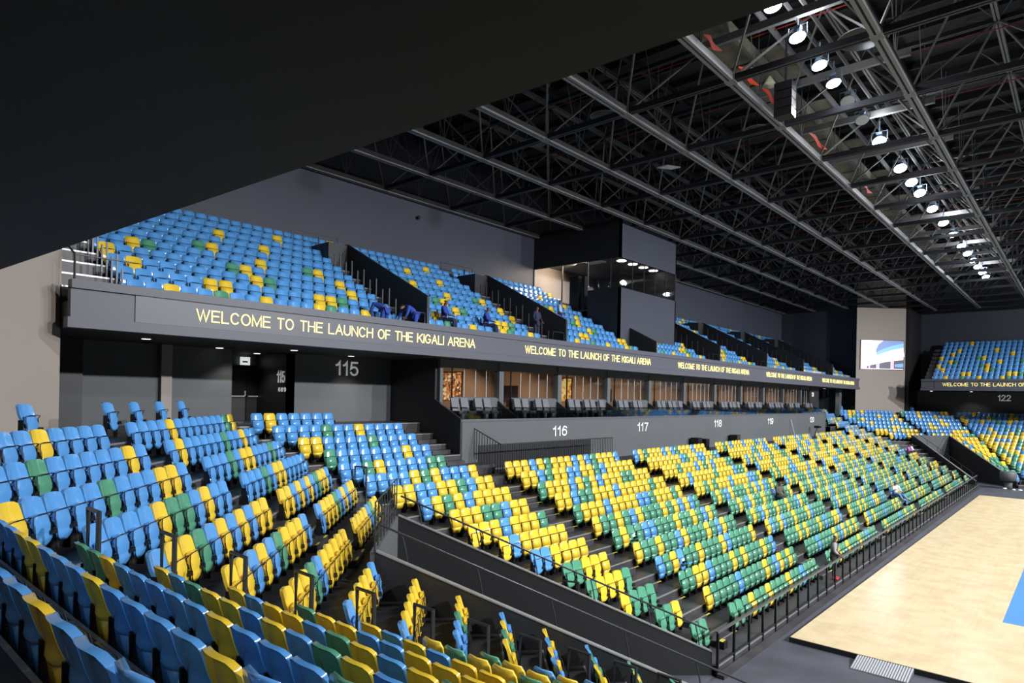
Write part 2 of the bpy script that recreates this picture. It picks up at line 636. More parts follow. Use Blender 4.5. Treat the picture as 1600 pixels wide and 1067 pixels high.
# balcony: soffit, fascia, terraces of the upper tier
MB().box(-27.8, -18.8, 4.8, 78.4, 8.70, 8.95).build('ceiling_soffit_left', M['soffit'], kind='structure')
fa = MB()
fa.box(-19.05, -18.72, 4.8, 78.4, 9.66, 9.88)
fa.box(-19.05, -18.80, 4.8, 78.4, 8.93, 9.68)
fa.box(-19.05, -18.70, 4.72, 78.45, 8.68, 8.94)
fa.build('wall_balcony_front', M['fascia'], kind='structure')
MB().box(-13.3, 30, 80.4, 89.7, 8.70, 8.95).build('ceiling_soffit_far', M['soffit'], kind='structure')
fb = MB()
fb.box(-13.3, 30, 80.3, 80.6, 9.66, 9.88)
fb.box(-13.3, 30, 80.4, 80.6, 8.93, 9.68)
fb.box(-13.35, 30, 80.28, 80.6, 8.68, 8.94)
fb.build('wall_balcony_far', M['fascia'], kind='structure')
# near-end balcony overhead
MB().prism([(-17.0, 1.50), (-17.0, -9), (30, -9), (30, 4.4), (-.85, 2.50), (-3.7, 2.33)], 8.70, 9.9).build('ceiling_soffit_near', M['soffit'], kind='structure')


def Uf(j):
    return 9.35 + 0.455 * j


def Ux(j):
    return -(19.6 + 0.8 * j)


ut = MB()
for j in range(0, 10):
    x0 = Ux(j) if j < 9 else -27.8
    x1 = Ux(j - 1) if j > 0 else -19.05
    ut.box(x0, x1, 4.8, 78.4, 8.9, Uf(j))
    ut.box(x1 - .03, x1 + .01, 4.8, 78.4, Uf(j) - .04, Uf(j) + .005, mi=1)
    y0 = 81.0 + 0.8 * j
    y1 = y0 - .8 if j > 0 else 80.6
    ut.box(-13.2, 30, y1, y0 if j < 9 else 89.6, 8.9, Uf(j))
ut.build('floor_upper_terraces', [M['terrace'], M['edge']], kind='structure')

# ------------------------------------------------------------------ seats
def seat_backrest(nu=9, nv=13):
    b = MB()
    front, back = [], []
    for j in range(nv):
        v = j / (nv - 1)
        for i in range(nu):
            u = -1 + 2 * i / (nu - 1)
            w = 0.196 + 0.022 * min(1, v / .35) - 0.016 * max(0, v - .6) / .4
            z = 0.44 + 0.41 * v - 0.038 * abs(u) ** 5 * v ** 3 + 0.02 * (1 - v) ** 4 * abs(u) ** 2
            y = 0.115 * (1 - v) ** 1.15 - 0.02 * math.sin(math.pi * v) + 0.045 * u * u - 0.022 * v ** 6
            front.append((u * w, y, z))
            edge = i in (0, nu - 1) or j in (nv - 1,)
            off = 0.050 if edge else 0.012
            if not edge:
                off += 0.050 * (1 - abs(u) ** 3) * math.exp(-((v - .10) / .16) ** 2)
            if j == 0:
                off = 0.014
            back.append((u * w, y - off, z - (0.006 if j == nv - 1 else 0)))
    n = len(front)
    b.v = front + back
    for j in range(nv - 1):
        for i in range(nu - 1):
            a = j * nu + i
            b.f.append((a + 1, a, a + nu, a + nu + 1))
            b.f.append((n + a, n + a + 1, n + a + nu + 1, n + a + nu))
    base = list(b.v)
    loop = [(j * nu) for j in range(nv)] + [(nv - 1) * nu + i for i in range(1, nu)] + [j * nu + nu - 1 for j in range(nv - 2, -1, -1)] + list(range(nu - 2, 0, -1))
    q0 = len(b.v)
    K = len(loop)
    b.v += [base[i] for i in loop] + [base[n + i] for i in loop]
    for i in range(K):
        j = (i + 1) % K
        b.f.append((q0 + i, q0 + j, q0 + K + j, q0 + K + i)[::-1])
    b.mi = [0] * len(b.f)
    b.hexa([(-.085, .09, .20), (.085, .09, .20), (.085, .12, .20), (-.085, .12, .20), (-.15, .065, .47), (.15, .065, .47), (.13, .09, .47), (-.13, .09, .47)])
    return b


def seat_pan(open_=False, nu=6, nv=8):
    b = MB()
    front, back = [], []
    for j in range(nv):
        v = j / (nv - 1)
        for i in range(nu):
            u = -1 + 2 * i / (nu - 1)
            w = 0.160 * (1 - 0.10 * abs(2 * v - 1) ** 3)
            z = 0.325 + 0.30 * v - 0.02 * abs(u) ** 5 * (1 if v > .5 else -1)
            y = 0.205 - 0.045 * v + 0.014 * math.sin(math.pi * v) - 0.012 * u * u
            front.append([u * w, y, z])
            back.append([u * w * .97, y - (0.045 if v > .15 else .03), z])
    pts = front + back
    if open_:
        # swing down about the hinge (y=.17,z=.38)
        out = []
        for p in pts:
            y, z = p[1] - .17, p[2] - .34
            a = -math.radians(82)
            out.append([p[0], .20 + y * math.cos(a) - z * math.sin(a), .40 + y * math.sin(a) + z * math.cos(a)])
        pts = out
    n = len(front)
    b.v = [tuple(p) for p in pts]
    for j in range(nv - 1):
        for i in range(nu - 1):
            a = j * nu + i
            b.f.append((a + 1, a, a + nu, a + nu + 1))
            b.f.append((n + a, n + a + 1, n + a + nu + 1, n + a + nu))
    base = list(b.v)
    loop = [(j * nu) for j in range(nv)] + [(nv - 1) * nu + i for i in range(1, nu)] + [j * nu + nu - 1 for j in range(nv - 2, -1, -1)] + list(range(nu - 2, 0, -1))
    q0 = len(b.v)
    K = len(loop)
    b.v += [base[i] for i in loop] + [base[n + i] for i in loop]
    for i in range(K):
        j = (i + 1) % K
        b.f.append((q0 + i, q0 + j, q0 + K + j, q0 + K + i)[::-1])
    b.mi = [0] * len(b.f)
    return b


def seat_lip(nu=7, nv=6):
    """curved lower shell seen under the folded pan"""
    b = MB()
    f_, k_ = [], []
    for j in range(nv):
        v = j / (nv - 1)
        for i in range(nu):
            u = -1 + 2 * i / (nu - 1)
            w = 0.185 * math.sqrt(1 - (1 - v) ** 3 * .55)
            z = 0.165 + 0.20 * v
            y = 0.17 + 0.055 * math.sin(math.pi * (.25 + v * .6)) - 0.015 * u * u
            f_.append((u * w, y, z + .03 * u * u * (1 - v)))
            k_.append((u * w, y - .035, z + .03 * u * u * (1 - v) + .006))
    n = len(f_)
    b.v = f_ + k_
    for j in range(nv - 1):
        for i in range(nu - 1):
            a = j * nu + i
            b.f.append((a + 1, a, a + nu, a + nu + 1))
            b.f.append((n + a, n + a + 1, n + a + nu + 1, n + a + nu))
    for j in range(nv - 1):
        a = j * nu
        b.f.append((a, n + a, n + a + nu, a + nu))
        a = j * nu + nu - 1
        b.f.append((n + a, a, a + nu, n + a + nu))
    for i in range(nu - 1):
        b.f.append((i, i + 1, n + i + 1, n + i))
    b.mi = [0] * len(b.f)
    return b


SEAT_MESH = {}
for c in 'BYG':
    SEAT_MESH['backrest', c] = seat_backrest().mesh('backrest', M[c], True)
    SEAT_MESH['seat_pan', c] = seat_pan().mesh('seat_pan', M[c], True)
    SEAT_MESH['lip', c] = seat_lip().mesh('lower_shell', M[c], True)
    SEAT_MESH['seat_open', c] = seat_pan(True).mesh('seat_pan', M[c], True)
fr = MB()
fr.tube([(-.200, .10, .50), (-.205, .195, .612), (-.12, .197, .625), (.12, .197, .625), (.2, .19, .605),
         (.213, .195, .50), (.212, .225, .34), (.19, .225, .24), (.12, .215, .175), (.0, .205, .155)], .0085, 5)
SEAT_MESH['frame'] = fr.mesh('frame', M['black_metal'])
br = MB()
br.box(-.229, -.219, .05, .15, .0, .54)
br.box(.219, .229, .05, .15, .0, .54)
br.box(-.225, .225, .02, .07, .20, .255)
br.hexa([(-.225, .12, .315), (-.10, .18, .325), (-.10, .262, .325), (-.225, .255, .315),
         (-.225, .12, .385), (-.125, .18, .365), (-.125, .25, .365), (-.225, .245, .385)])
SEAT_MESH['bracket'] = br.mesh('support_bracket', M['black_metal'])


def simple_seat():
    """cheap seat: verts, faces, material (0 plastic, 1 metal)"""
    b = MB()
    # backrest, bent slab of 3x3
    xs = (-.215, 0, .215)
    prof = [(.30, .155, .155), (.55, .07, .215), (.78, .015, .21), (.855, -.005, .165)]
    fr_, bk = [], []
    for z, y, w in prof:
        for u in (-1, 0, 1):
            fr_.append((u * w, y + .028 * abs(u), z))
            bk.append((u * w, y - .04 + .03 * abs(u), z - (0.01 if z > .8 else 0)))
    n = len(b.v)
    b.v += fr_ + bk
    N = len(fr_)
    for j in range(3):
        for i in range(2):
            a = n + j * 3 + i
            b.f.append((a + 1, a, a + 3, a + 4))
            b.f.append((N + a, N + a + 1, N + a + 4, N + a + 3))
    for j in range(3):
        a = n + j * 3
        b.f.append((a, N + a, N + a + 3, a + 3))
        a += 2
        b.f.append((N + a, a, a + 3, N + a + 3))
    for i in range(2):
        a = n + 9 + i
        b.f.append((a + 1, a, N + a, N + a + 1))
    b.mi = [0] * len(b.f)
    # pan and lower shell
    b.hexa([(-.12, .13, .16), (.12, .13, .16), (.12, .175, .16), (-.12, .175, .16),
            (-.19, .13, .34), (.19, .13, .34), (.19, .225, .34), (-.19, .225, .34)])
    b.hexa([(-.188, .13, .34), (.188, .13, .34), (.188, .225, .34), (-.188, .225, .34),
            (-.186, .10, .615), (.186, .10, .615), (.186, .155, .615), (-.186, .155, .615)])
    # dark seam and brackets
    b.box(-.2, .2, .10, .155, .618, .628, mi=1)
    b.box(-.238, -.217, .0, .19, .0, .58, mi=1)
    b.hexa([(-.225, .14, .28), (-.13, .14, .28), (-.13, .24, .28), (-.225, .24, .28),
            (-.225, .14, .35), (-.165, .14, .35), (-.165, .235, .35), (-.225, .235, .35)], mi=1)
    return b


# colour patterns read off the photograph (left to right as sitters' rows are seen from the court camera)
PAT_L = {16: 'BBBBYBBBBBBB', 15: 'BYBBBBBGBBYBB', 14: 'BYYBBBGBBBBYB', 13: 'BBYBGGYBBBBB', 12: 'YYBYBYBGYYB', 11: 'BYYYGBYBYYY',
         10: 'YYYYYBGYYYB', 9: 'BYYYYB', 8: 'YYYYYB', 7: 'YYGBBY', 6: 'BYGYB', 5: 'YBYB', 4: 'BGYG', 3: 'GYG', 2: 'GGY', 1: 'YG', 0: 'GG'}
PAT_M = {16: 'BBBBYBBBBBBBGY', 15: 'BYBBBBBGBBYBB', 14: 'BBBGBYYBBBGBB', 13: 'BBBGBYYBBBBB', 12: 'YYBYBYBGYYB', 11: 'BYYYGBYBYY', 10: 'YYYYBGYY'}
PAT_R = {16: 'BBYBBBBB', 15: 'BBBBGBBYBBBB', 14: 'BYYBBBBGBBBB', 13: 'GGBBBBBBYBB', 12: 'BBGYBBBBGG', 11: 'BBBBYGYBBBY', 10: 'GYYBBYYGBYY',
         9: 'YBYGYBYYYY', 8: 'BYYYGGBYY', 7: 'BYYYBYYYG', 6: 'GYBYYYYY', 5: 'YBBYYYY', 4: 'YGGYYY', 3: 'GGYYYG', 2: 'YYGGG', 1: 'YGGY', 0: 'GGG'}
PAT_N = {16: 'BBBYBBBBYBBBB', 15: 'BBBBBB' + 'YBBBBB' + 'YBBBBY' + 'BBGBYB', 14: 'BBBYYB' + 'BBYBBB' + 'BYBBBG' + 'YBYYGBY', 13: 'GGYBBBBBYBBBGYBYYGYBYGYB', 12: 'YBGYYBYBGYBYYGYBYYBGYY',
         11: 'YBYYBGYBYGYYBYGYYBYG', 10: 'GYYBBYYYYBGYYBYYG', 9: 'YBYBYYGYYBYYGBYY', 8: 'YGYYGYBYYGBY', 7: 'GYYGYYBGYY'}
PAT_A = {11: 'YYYBYGYYYBYBGYYYB', 10: 'YYBGYYBBYYGBYYYYY', 9: 'GYYYBYGYBYYYGGYYY', 8: 'YYBGGYYYBYYYYYGYY', 7: 'GYYYBYYYYBBGYYYGY', 6: 'YGGYGBYGGGYGYBYBG',
         5: 'GYGGBBGGGYGGYGBYG', 4: 'YGGYGGBYGGGYGBYGG', 3: 'BGYBGGYGGGYBGGGGY', 2: 'GGYYBGGGYGYGGGYGB', 1: 'YGGGGBGGGGYGBYGYG', 0: 'GGGYGGYGGGYGGBGGG'}
# upper tier, ten rows from the front
PAT_U = ['BBYBBGBBYBBBYGBBYBBB', 'BBBBBYYBBBBBBYYGBBBB', 'BYBBBBBBBYGBBBBBBYBB', 'YBBBBBBBGYBBBBBBBYBB', 'BBYGBBBBBBBYBBBGYBBB',
         'YBBBBBBGYBBBBBBBBBBB', 'BBYBBBBBBBBBBYBBBBBB', 'BBBYBBBBBBYBBBBBBBBB', 'BBBBBBBBBBBBBBBBYBBB', 'BBBBBYBBBBBBBBBBBBBB']

seats = []   # (x, y, z, angle of +y facing, colour, block, row, idx, n)


def facing(fx, fy):
    return math.atan2(fy, fx) - math.pi / 2


def add_row(P, d, n, z, f, pat, block, row, jitter=0):
    rot = facing(*f)
    P = Vector((P[0], P[1]))
    d = Vector((d[0], d[1]))
    for i in range(n):
        q = P + d * i
        seats.append((q.x, q.y, z, rot, pat[i % len(pat)], block, row, i, n))


def mixpat(k, n, r):
    if k >= 12:
        return ''.join(r.choice('BBBBBBBBYYG') for _ in range(n))
    if k >= 7:
        return ''.join(r.choice('YYYYYYYBBG') if k < 10 else r.choice('YYYYBBBBG') for _ in range(n))
    return ''.join(r.choice('GGGGGGYYYB') if k < 5 else r.choice('GGGYYYBB') for _ in range(n))


P46 = 0.462
diag_t = Vector((-1 / R2, 1 / R2, 0))
for k in range(0, 17):
    z = Fl(k)
    # N: foreground block, faces +y
    if k in PAT_N and k < 16:
        x0 = cornNL(k).x + 0.70 + {14: -.18, 15: .18}.get(k, 0)
        n = int((5.2 - x0) / P46)
        add_row((x0, Yk(k)), (P46, 0), n, z, (0, 1), PAT_N[k], 'N', k)
    elif k < 7:
        x0 = cornNL(k).x + 0.70
        n = int((4.5 - x0) / P46)
        add_row((x0, Yk(k)), (P46, 0), n, z, (0, 1), mixpat(k, n, RNG), 'N', k)
    # L: left half of the diagonal, rows laid out from its right end
    tr = 14.2 if k >= 10 else 12.72
    n = int((tr - t_of(cornNL(k)) - 0.45) / P46) + 1
    if k in (16, 15, 14):
        n = min(n, 12)
    pat = PAT_L[k] + mixpat(k, 20, RNG)
    p = st(sk(k), tr - .23)
    add_row(p, -diag_t * P46, n, z, (1, 1), pat, 'L', k)
    # mirrored
    q = mir(p)
    pm = mixpat(k, n, RNG)
    add_row(q, (P46 / R2, P46 / R2), n, z, (1, -1), pm, 'farL', k)
    # M
    if k >= 10:
        tl = 15.07
        n = int((t_of(cornMR(k)) - tl - 0.1) / P46)
        if k in PAT_M:
            n = min(n, len(PAT_M[k]))
        p = st(sk(k), tl + .23)
        add_row(p, diag_t * P46, n, z, (1, 1), PAT_M[k], 'M', k)
        add_row(mir(p), (-P46 / R2, -P46 / R2), n, z, (1, -1), mixpat(k, n, RNG), 'farM', k)
    # R: below the sign 115, ends at its right aisle
    yr = 17.40 if k <= 11 else (16.55 if k < 16 else 13.9)
    y0 = max(cornMR(k).y + .1, Xk(k) + V1 * R2 + .36) if k <= 9 else cornMR(k).y + .15
    n = int((yr - y0) / P46 + .12)
    n = min(n, len(PAT_R[k]))
    pat = PAT_R[k][-n:][::-1]
    add_row((Xk(k), yr - .23), (0, -P46), n, z, (1, 0), pat, 'R', k)
    yf0 = 67.95 if k <= 11 else CF - yr
    nf = int((CF - y0 - yf0) / P46 + .12)
    add_row((Xk(k), yf0 + .23), (0, P46), nf, z, (1, 0), mixpat(k, max(1, nf), RNG), 'farR', k)
    # far end stand
    y = CF - Yk(k)
    x0 = cornNL(k).x + .5
    x1 = 3.0
    n = int((x1 - x0) / P46)
    if n > 0:
        add_row((x0, y), (P46, 0), n, z, (0, -1), mixpat(k, n, RNG), 'farN', k)
    n = 28
    add_row((x1 + 1.1, y), (P46, 0), n, z, (0, -1), mixpat(k, n, RNG), 'farN', k)
    # long side
    if k <= 11:
        for bi, (ya, yb) in enumerate(((18.95, 27.15), (28.5, 36.7), (38.15, 46.6), (48.0, 56.4), (57.9, 66.4))):
            pt = PAT_A[k]
            if bi:
                r = random.Random(31 * bi + k)
                s0 = r.randrange(17)
                pt = pt[s0:] + pt[:s0]
            if bi in (2, 4):
                pt = pt[::-1]
            pitch = (yb - ya) / 17
            add_row((Xk(k), ya + pitch / 2), (0, pitch), 17, z, (1, 0), pt, 'long%d' % bi, k)
    if k <= 11:
        for bi, ya in enumerate((18.95, 28.5, 38.15, 48.0, 57.9)):
            add_row((10.4 - Xk(k), ya + .24), (0, .482), 17, z, (-1, 0), PAT_A[k], 'opposite', k)
# upper tier
for bi, (ya, yb) in enumerate(((6.25, 15.75), (16.95, 24.45), (25.9, 33.4), (34.8, 42.3), (43.7, 51.2), (52.5, 60.1), (61.4, 69.0), (70.3, 77.9))):
    for j in range(10):
        a, b_ = ya, yb
        if bi and j >= 8:
            a -= .95
        if bi == 0 and j == 9:
            b_ += 1.0
        if bi == 3 and 3 <= j:
            a, b_ = 41.0, 42.3
            if j > 3:
                continue
        n = int((b_ - a) / .475)
        pt = PAT_U[j]
        if bi % 2:
            pt = pt[3:] + pt[:3]
        add_row((Ux(j) , a + .24), (0, .475), n, Uf(j), (1, 0), pt, 'upper%d' % bi, j)
for j in range(10):
    add_row((-12.2, 81.0 + .8 * j), (.475, 0), 36, Uf(j), (0, -1), PAT_U[j], 'upperfar', j)
# single seats behind the last row
for px in (16.81, 18.06, 19.44, 20.83):
    q = st(-8.9, px - .3)
    seats.append((q.x, q.y, Fl(17), facing(1, 1), 'B', 'single', 17, int(px), 5))
for tt in (13.55, 12.3):
    q = st(-8.9, tt)
    seats.append((q.x, q.y, Fl(17), facing(1, 1), 'B', 'single', 17, int(tt), 5))
for tt in (12.0, 13.3, 14.7, 16.1, 17.4, 18.8, 20.2):
    q = mir(st(-8.9, tt))
    seats.append((q.x, q.y, Fl(17), facing(1, -1), 'B', 'farsingle', 17, int(tt), 7))

# occupied or removed seats are dropped where people sit (filled in below)
OPEN = set()


def seat_px(s):
    return proj(s[0], s[1], s[2] + .6)


cand = []
for i, s in enumerate(seats):
    p = seat_px(s)
    if p is None:
        continue
    if -25 < p[0] < 1625 and -20 < p[1] < 1105:
        if s[5] == 'N' and s[6] <= 8:
            continue
        cand.append((p[2], i, p[0], p[1]))
# the two seats with the pan folded down
for (ux, uy) in ((1060, 880), (990, 836)):
    b_ = min((c for c in cand if seats[c[1]][5] == 'long0'), key=lambda c: abs(c[2] - ux) + abs(c[3] - uy))
    OPEN.add(b_[1])
s = seats[sorted(OPEN)[0]]
forced = set(OPEN)
cand.sort()
near = []
for c in cand:
    if len(near) >= 298:
        break
    if c[1] not in forced:
        near.append(c[1])
near += list(forced)
nearset = set(near)

ORD = ['first', 'second', 'third', 'fourth', 'fifth', 'sixth', 'seventh', 'eighth', 'ninth', 'tenth', 'eleventh', 'twelfth', 'thirteenth',
       'fourteenth', 'fifteenth', 'sixteenth', 'seventeenth', 'eighteenth', 'nineteenth', 'twentieth', 'twenty-first', 'twenty-second', 'twenty-third',
       'twenty-fourth', 'twenty-fifth', 'twenty-sixth', 'twenty-seventh']
CN = {'B': 'blue', 'Y': 'yellow', 'G': 'green'}


def seat_label(s, opened):
    x, y, z, rot, c, blk, k, i, n = s
    col = CN[c]
    st_ = ' with its seat down,' if opened else ''
    if blk == 'N':
        return '%s seat seen from behind, %s row nearest us, %s from its left end' % (col, ORD[15 - k], ORD[i])
    if blk == 'L':
        return '%s seat, left corner block, %s row from back, %s from right end' % (col, ORD[16 - k], ORD[i])
    if blk == 'M':
        return '%s seat, middle corner block, %s row from back, %s from left end' % (col, ORD[16 - k], ORD[i])
    if blk == 'R':
        return '%s seat, block below large 115, %s row from back, %s from right' % (col, ORD[16 - k], ORD[i])
    if blk.startswith('long'):
        return '%s%s seat below 116 sign, %s row from front, %s from left' % ('folded-down ' if opened else '', col, ORD[k], ORD[i])
    if blk == 'single':
        return 'single blue seat on the top landing, at %s' % {20: 'the post, rightmost', 19: 'third spot left of the door', 18: 'second spot right of the wall corner', 16: 'first spot past the wall corner', 13: 'the foot of the beige wall', 12: 'the left edge by the beige wall'}.get(i, 'the back')
    return '%s seat, upper tier block, %s row, %s from left' % (col, ORD[k], ORD[i])


GRP = {'N': 'tip-up seats of the foreground block', 'L': 'tip-up seats of the left corner block', 'M': 'tip-up seats of the middle corner block',
       'R': 'tip-up seats of the block below the 115 sign', 'single': 'single seats along the top landing'}
proto = {}
for i in near:
    s = seats[i]
    x, y, z, rot, c, blk, k, idx, n = s
    op = i in OPEN
    t = empty('stadium_seat', (x, y, z), rot, label=seat_label(s, op), cat='seat', group=GRP.get(blk, 'tip-up seats of the long side stand'))
    key = (c, op)
    if key not in proto:
        proto[key] = [link_copy(SEAT_MESH['backrest', c], 'backrest', t),
                      link_copy(SEAT_MESH['seat_open' if op else 'seat_pan', c], 'seat_pan', t),
                      link_copy(SEAT_MESH['lip', c], 'lower_shell', t),
                      link_copy(SEAT_MESH['frame'], 'frame', t),
                      link_copy(SEAT_MESH['bracket'], 'support_bracket', t)]
    else:
        for pobj in proto[key]:
            cobj = pobj.copy()
            cobj.parent = t
            COL.objects.link(cobj)

# all remaining seats as one object
PEOPLE_SEATS = []


def build_rest():
    b = simple_seat()
    V = np.array(b.v)
    Fq = np.array(b.f)
    mi = np.array(b.mi)
    allv, allf, allm = [], [], []
    off = 0
    cm = {'B': 0, 'Y': 1, 'G': 2}
    for i, s in enumerate(seats):
        if i in nearset:
            continue
        if s[5] == 'N' and s[6] > 8 and proj(s[0], s[1], s[2] + .6) is None:
            pass
        c, sn = math.cos(s[3]), math.sin(s[3])
        v = np.empty_like(V)
        v[:, 0] = V[:, 0] * c - V[:, 1] * sn + s[0]
        v[:, 1] = V[:, 0] * sn + V[:, 1] * c + s[1]
        v[:, 2] = V[:, 2] + s[2]
        allv.append(v)
        allf.append(Fq + off)
        allm.append(np.where(mi == 0, cm[s[4]], 3))
        off += len(V)
    v = np.concatenate(allv)
    f = np.concatenate(allf)
    mm = np.concatenate(allm)
    me = bpy.data.meshes.new('distant_seats')
    me.vertices.add(len(v))
    me.vertices.foreach_set('co', v.astype(np.float32).ravel())
    me.loops.add(f.size)
    me.loops.foreach_set('vertex_index', f.astype(np.int32).ravel())
    me.polygons.add(len(f))
    me.polygons.foreach_set('loop_start', np.arange(0, f.size, 4, dtype=np.int32))
    me.polygons.foreach_set('loop_total', np.full(len(f), 4, dtype=np.int32))
    for c in 'BYG':
        me.materials.append(M[c])
    me.materials.append(M['black_metal'])
    me.polygons.foreach_set('material_index', mm.astype(np.int32))
    me.update()
    me.validate()
    o = bpy.data.objects.new('stadium_seats_beyond', me)
    COL.objects.link(o)
    tag(o, 'thousands of blue, yellow and green tip-up seats filling the stands beyond the nearest rows', 'seats', kind='stuff')


build_rest()
print('seats', len(seats), 'near', len(near), 'max depth', max(cand[j][0] for j in range(290)))

# opposite stand (out of frame; it is what the suite glass mirrors)
XO = 10.4
ot = MB()
for k in range(12):
    ot.box(XO - Xk(k - 1), XO - Xk(11) + 2.5, 14, CF - 14, Fl(k) - .4, Fl(k))
ot.build('floor_opposite_terraces', M['terrace'], kind='structure')

# ------------------------------------------------------------------ court
MB().prism([(-6.60, 20.3), (16, 20.3), (16, 63.0), (-6.33, 63.0)], 0.0, 0.15).build('wooden_court', M['wood'], label='pale maple basketball court laid on the grey floor', cat='court')
MB().prism([(-6.62, 20.26), (16, 20.26), (16, 20.3), (-6.62, 20.3)], 0.0, 0.145).build('court_edge_trim', M['black_wall'], label='black edge strip along the near end of the court', cat='trim')
MB().prism([(-2.0, 26.64), (10, 26.64), (10, 56.5), (-2.0, 56.5)], 0.15, 0.153).build('painted_court_area', M['blue_floor'], label='flat blue painted area on the pale wooden court', cat='court marking')
r = empty('access_ramp', (-4.05, 20.2, 0), label='light grey ribbed ramp leaning on the near court edge', cat='ramp')
rm = MB()
rm.hexa([(-.70, -.78, .0), (.68, -.78, .0), (.68, 0, .0), (-.70, 0, .0), (-.70, -.78, .012), (.68, -.78, .012), (.68, 0, .15), (-.70, 0, .15)])
rm.build('ramp_plate', M['lower_wall'], r)
rib = MB().hexa([(-.018, -.76, .012), (.018, -.76, .012), (.018, 0, .15), (-.018, 0, .15), (-.018, -.76, .03), (.018, -.76, .03), (.018, 0, .168), (-.018, 0, .168)]).mesh('rib', M['ramp'])
for i in range(22):
    link_copy(rib, 'rib', r, (-.66 + i * .0625, 0, 0))

# ------------------------------------------------------------------ text
GLYPH = {
 # strokes in a 0..1 box (x scaled by the glyph width), arcs as ('a', cx, cy, rx, ry, deg0, deg1)
 'W': (1.35, [[(0, 1), (.27, 0), (.5, .97), (.73, 0), (1, 1)]]),
 'E': (.82, [[(1, 0), (0, 0), (0, 1), (1, 1)], [(0, .53), (.92, .53)]]),
 'L': (.74, [[(0, 1), (0, 0), (1, 0)]]),
 'C': (.95, [[('a', .5, .5, .5, .5, 42, 318)]]),
 'O': (1.02, [[('a', .5, .5, .5, .5, 0, 360)]]),
 'M': (1.05, [[(0, 0), (0, 1), (.5, .05), (1, 1), (1, 0)]]),
 'T': (.86, [[(0, 1), (1, 1)], [(.5, 1), (.5, 0)]]),
 'H': (.90, [[(0, 0), (0, 1)], [(1, 0), (1, 1)], [(0, .53), (1, .53)]]),
 'A': (1.0, [[(0, 0), (.5, 1), (1, 0)], [(.19, .36), (.81, .36)]]),
 'U': (.90, [[(0, 1), (0, .35), ('a', .5, .35, .5, .35, 180, 360), (1, 1)]]),
 'N': (.90, [[(0, 0), (0, 1), (1, 0), (1, 1)]]),
 'F': (.76, [[(0, 0), (0, 1), (1, 1)], [(0, .52), (.88, .52)]]),
 'K': (.95, [[(0, 0), (0, 1)], [(.96, 1), (.04, .38)], [(.36, .60), (1, 0)]]),
 'I': (.001, [[(0, 0), (0, 1)]]),
 'G': (1.0, [[('a', .5, .5, .5, .5, 42, 330), (.97, .46), (.55, .46)]]),
 'R': (.90, [[(0, 0), (0, 1), (.6, 1), ('a', .6, .745, .36, .255, 90, -90), (0, .49)], [(.55, .49), (1, 0)]]),
 '0': (.66, [[('a', .5, .5, .5, .5, 0, 360)]]),
 '1': (.34, [[(.0, .74), (.45, .78), (.9, 1), (.9, 0)]]),
 '2': (.66, [[('a', .5, .72, .46, .28, 170, -30), (.0, 0), (1, 0)]]),
 '5': (.66, [[(.92, 1), (.16, 1), (.06, .5), ('a', .5, .32, .48, .32, 130, -155)]]),
 '6': (.66, [[('a', .5, .32, .47, .32, 0, 360)], [(.96, .86), ('a', .55, .74, .40, .26, 30, 120), ('a', .60, .45, .57, .45, 140, 190)]]),
 '7': (.62, [[(0, 1), (1, 1), (.62, .5), (.36, 0)]]),
 '8': (.66, [[('a', .5, .75, .42, .25, 0, 360)], [('a', .5, .26, .48, .26, 0, 360)]]),
 '9': (.66, [[('a', .5, .68, .47, .32, 0, 360)], [(.04, .14), ('a', .45, .26, .40, .26, 210, 300), ('a', .40, .55, .57, .45, -40, 10)]]),
 '-': (.4, [[(0, .45), (1, .45)]]),
}


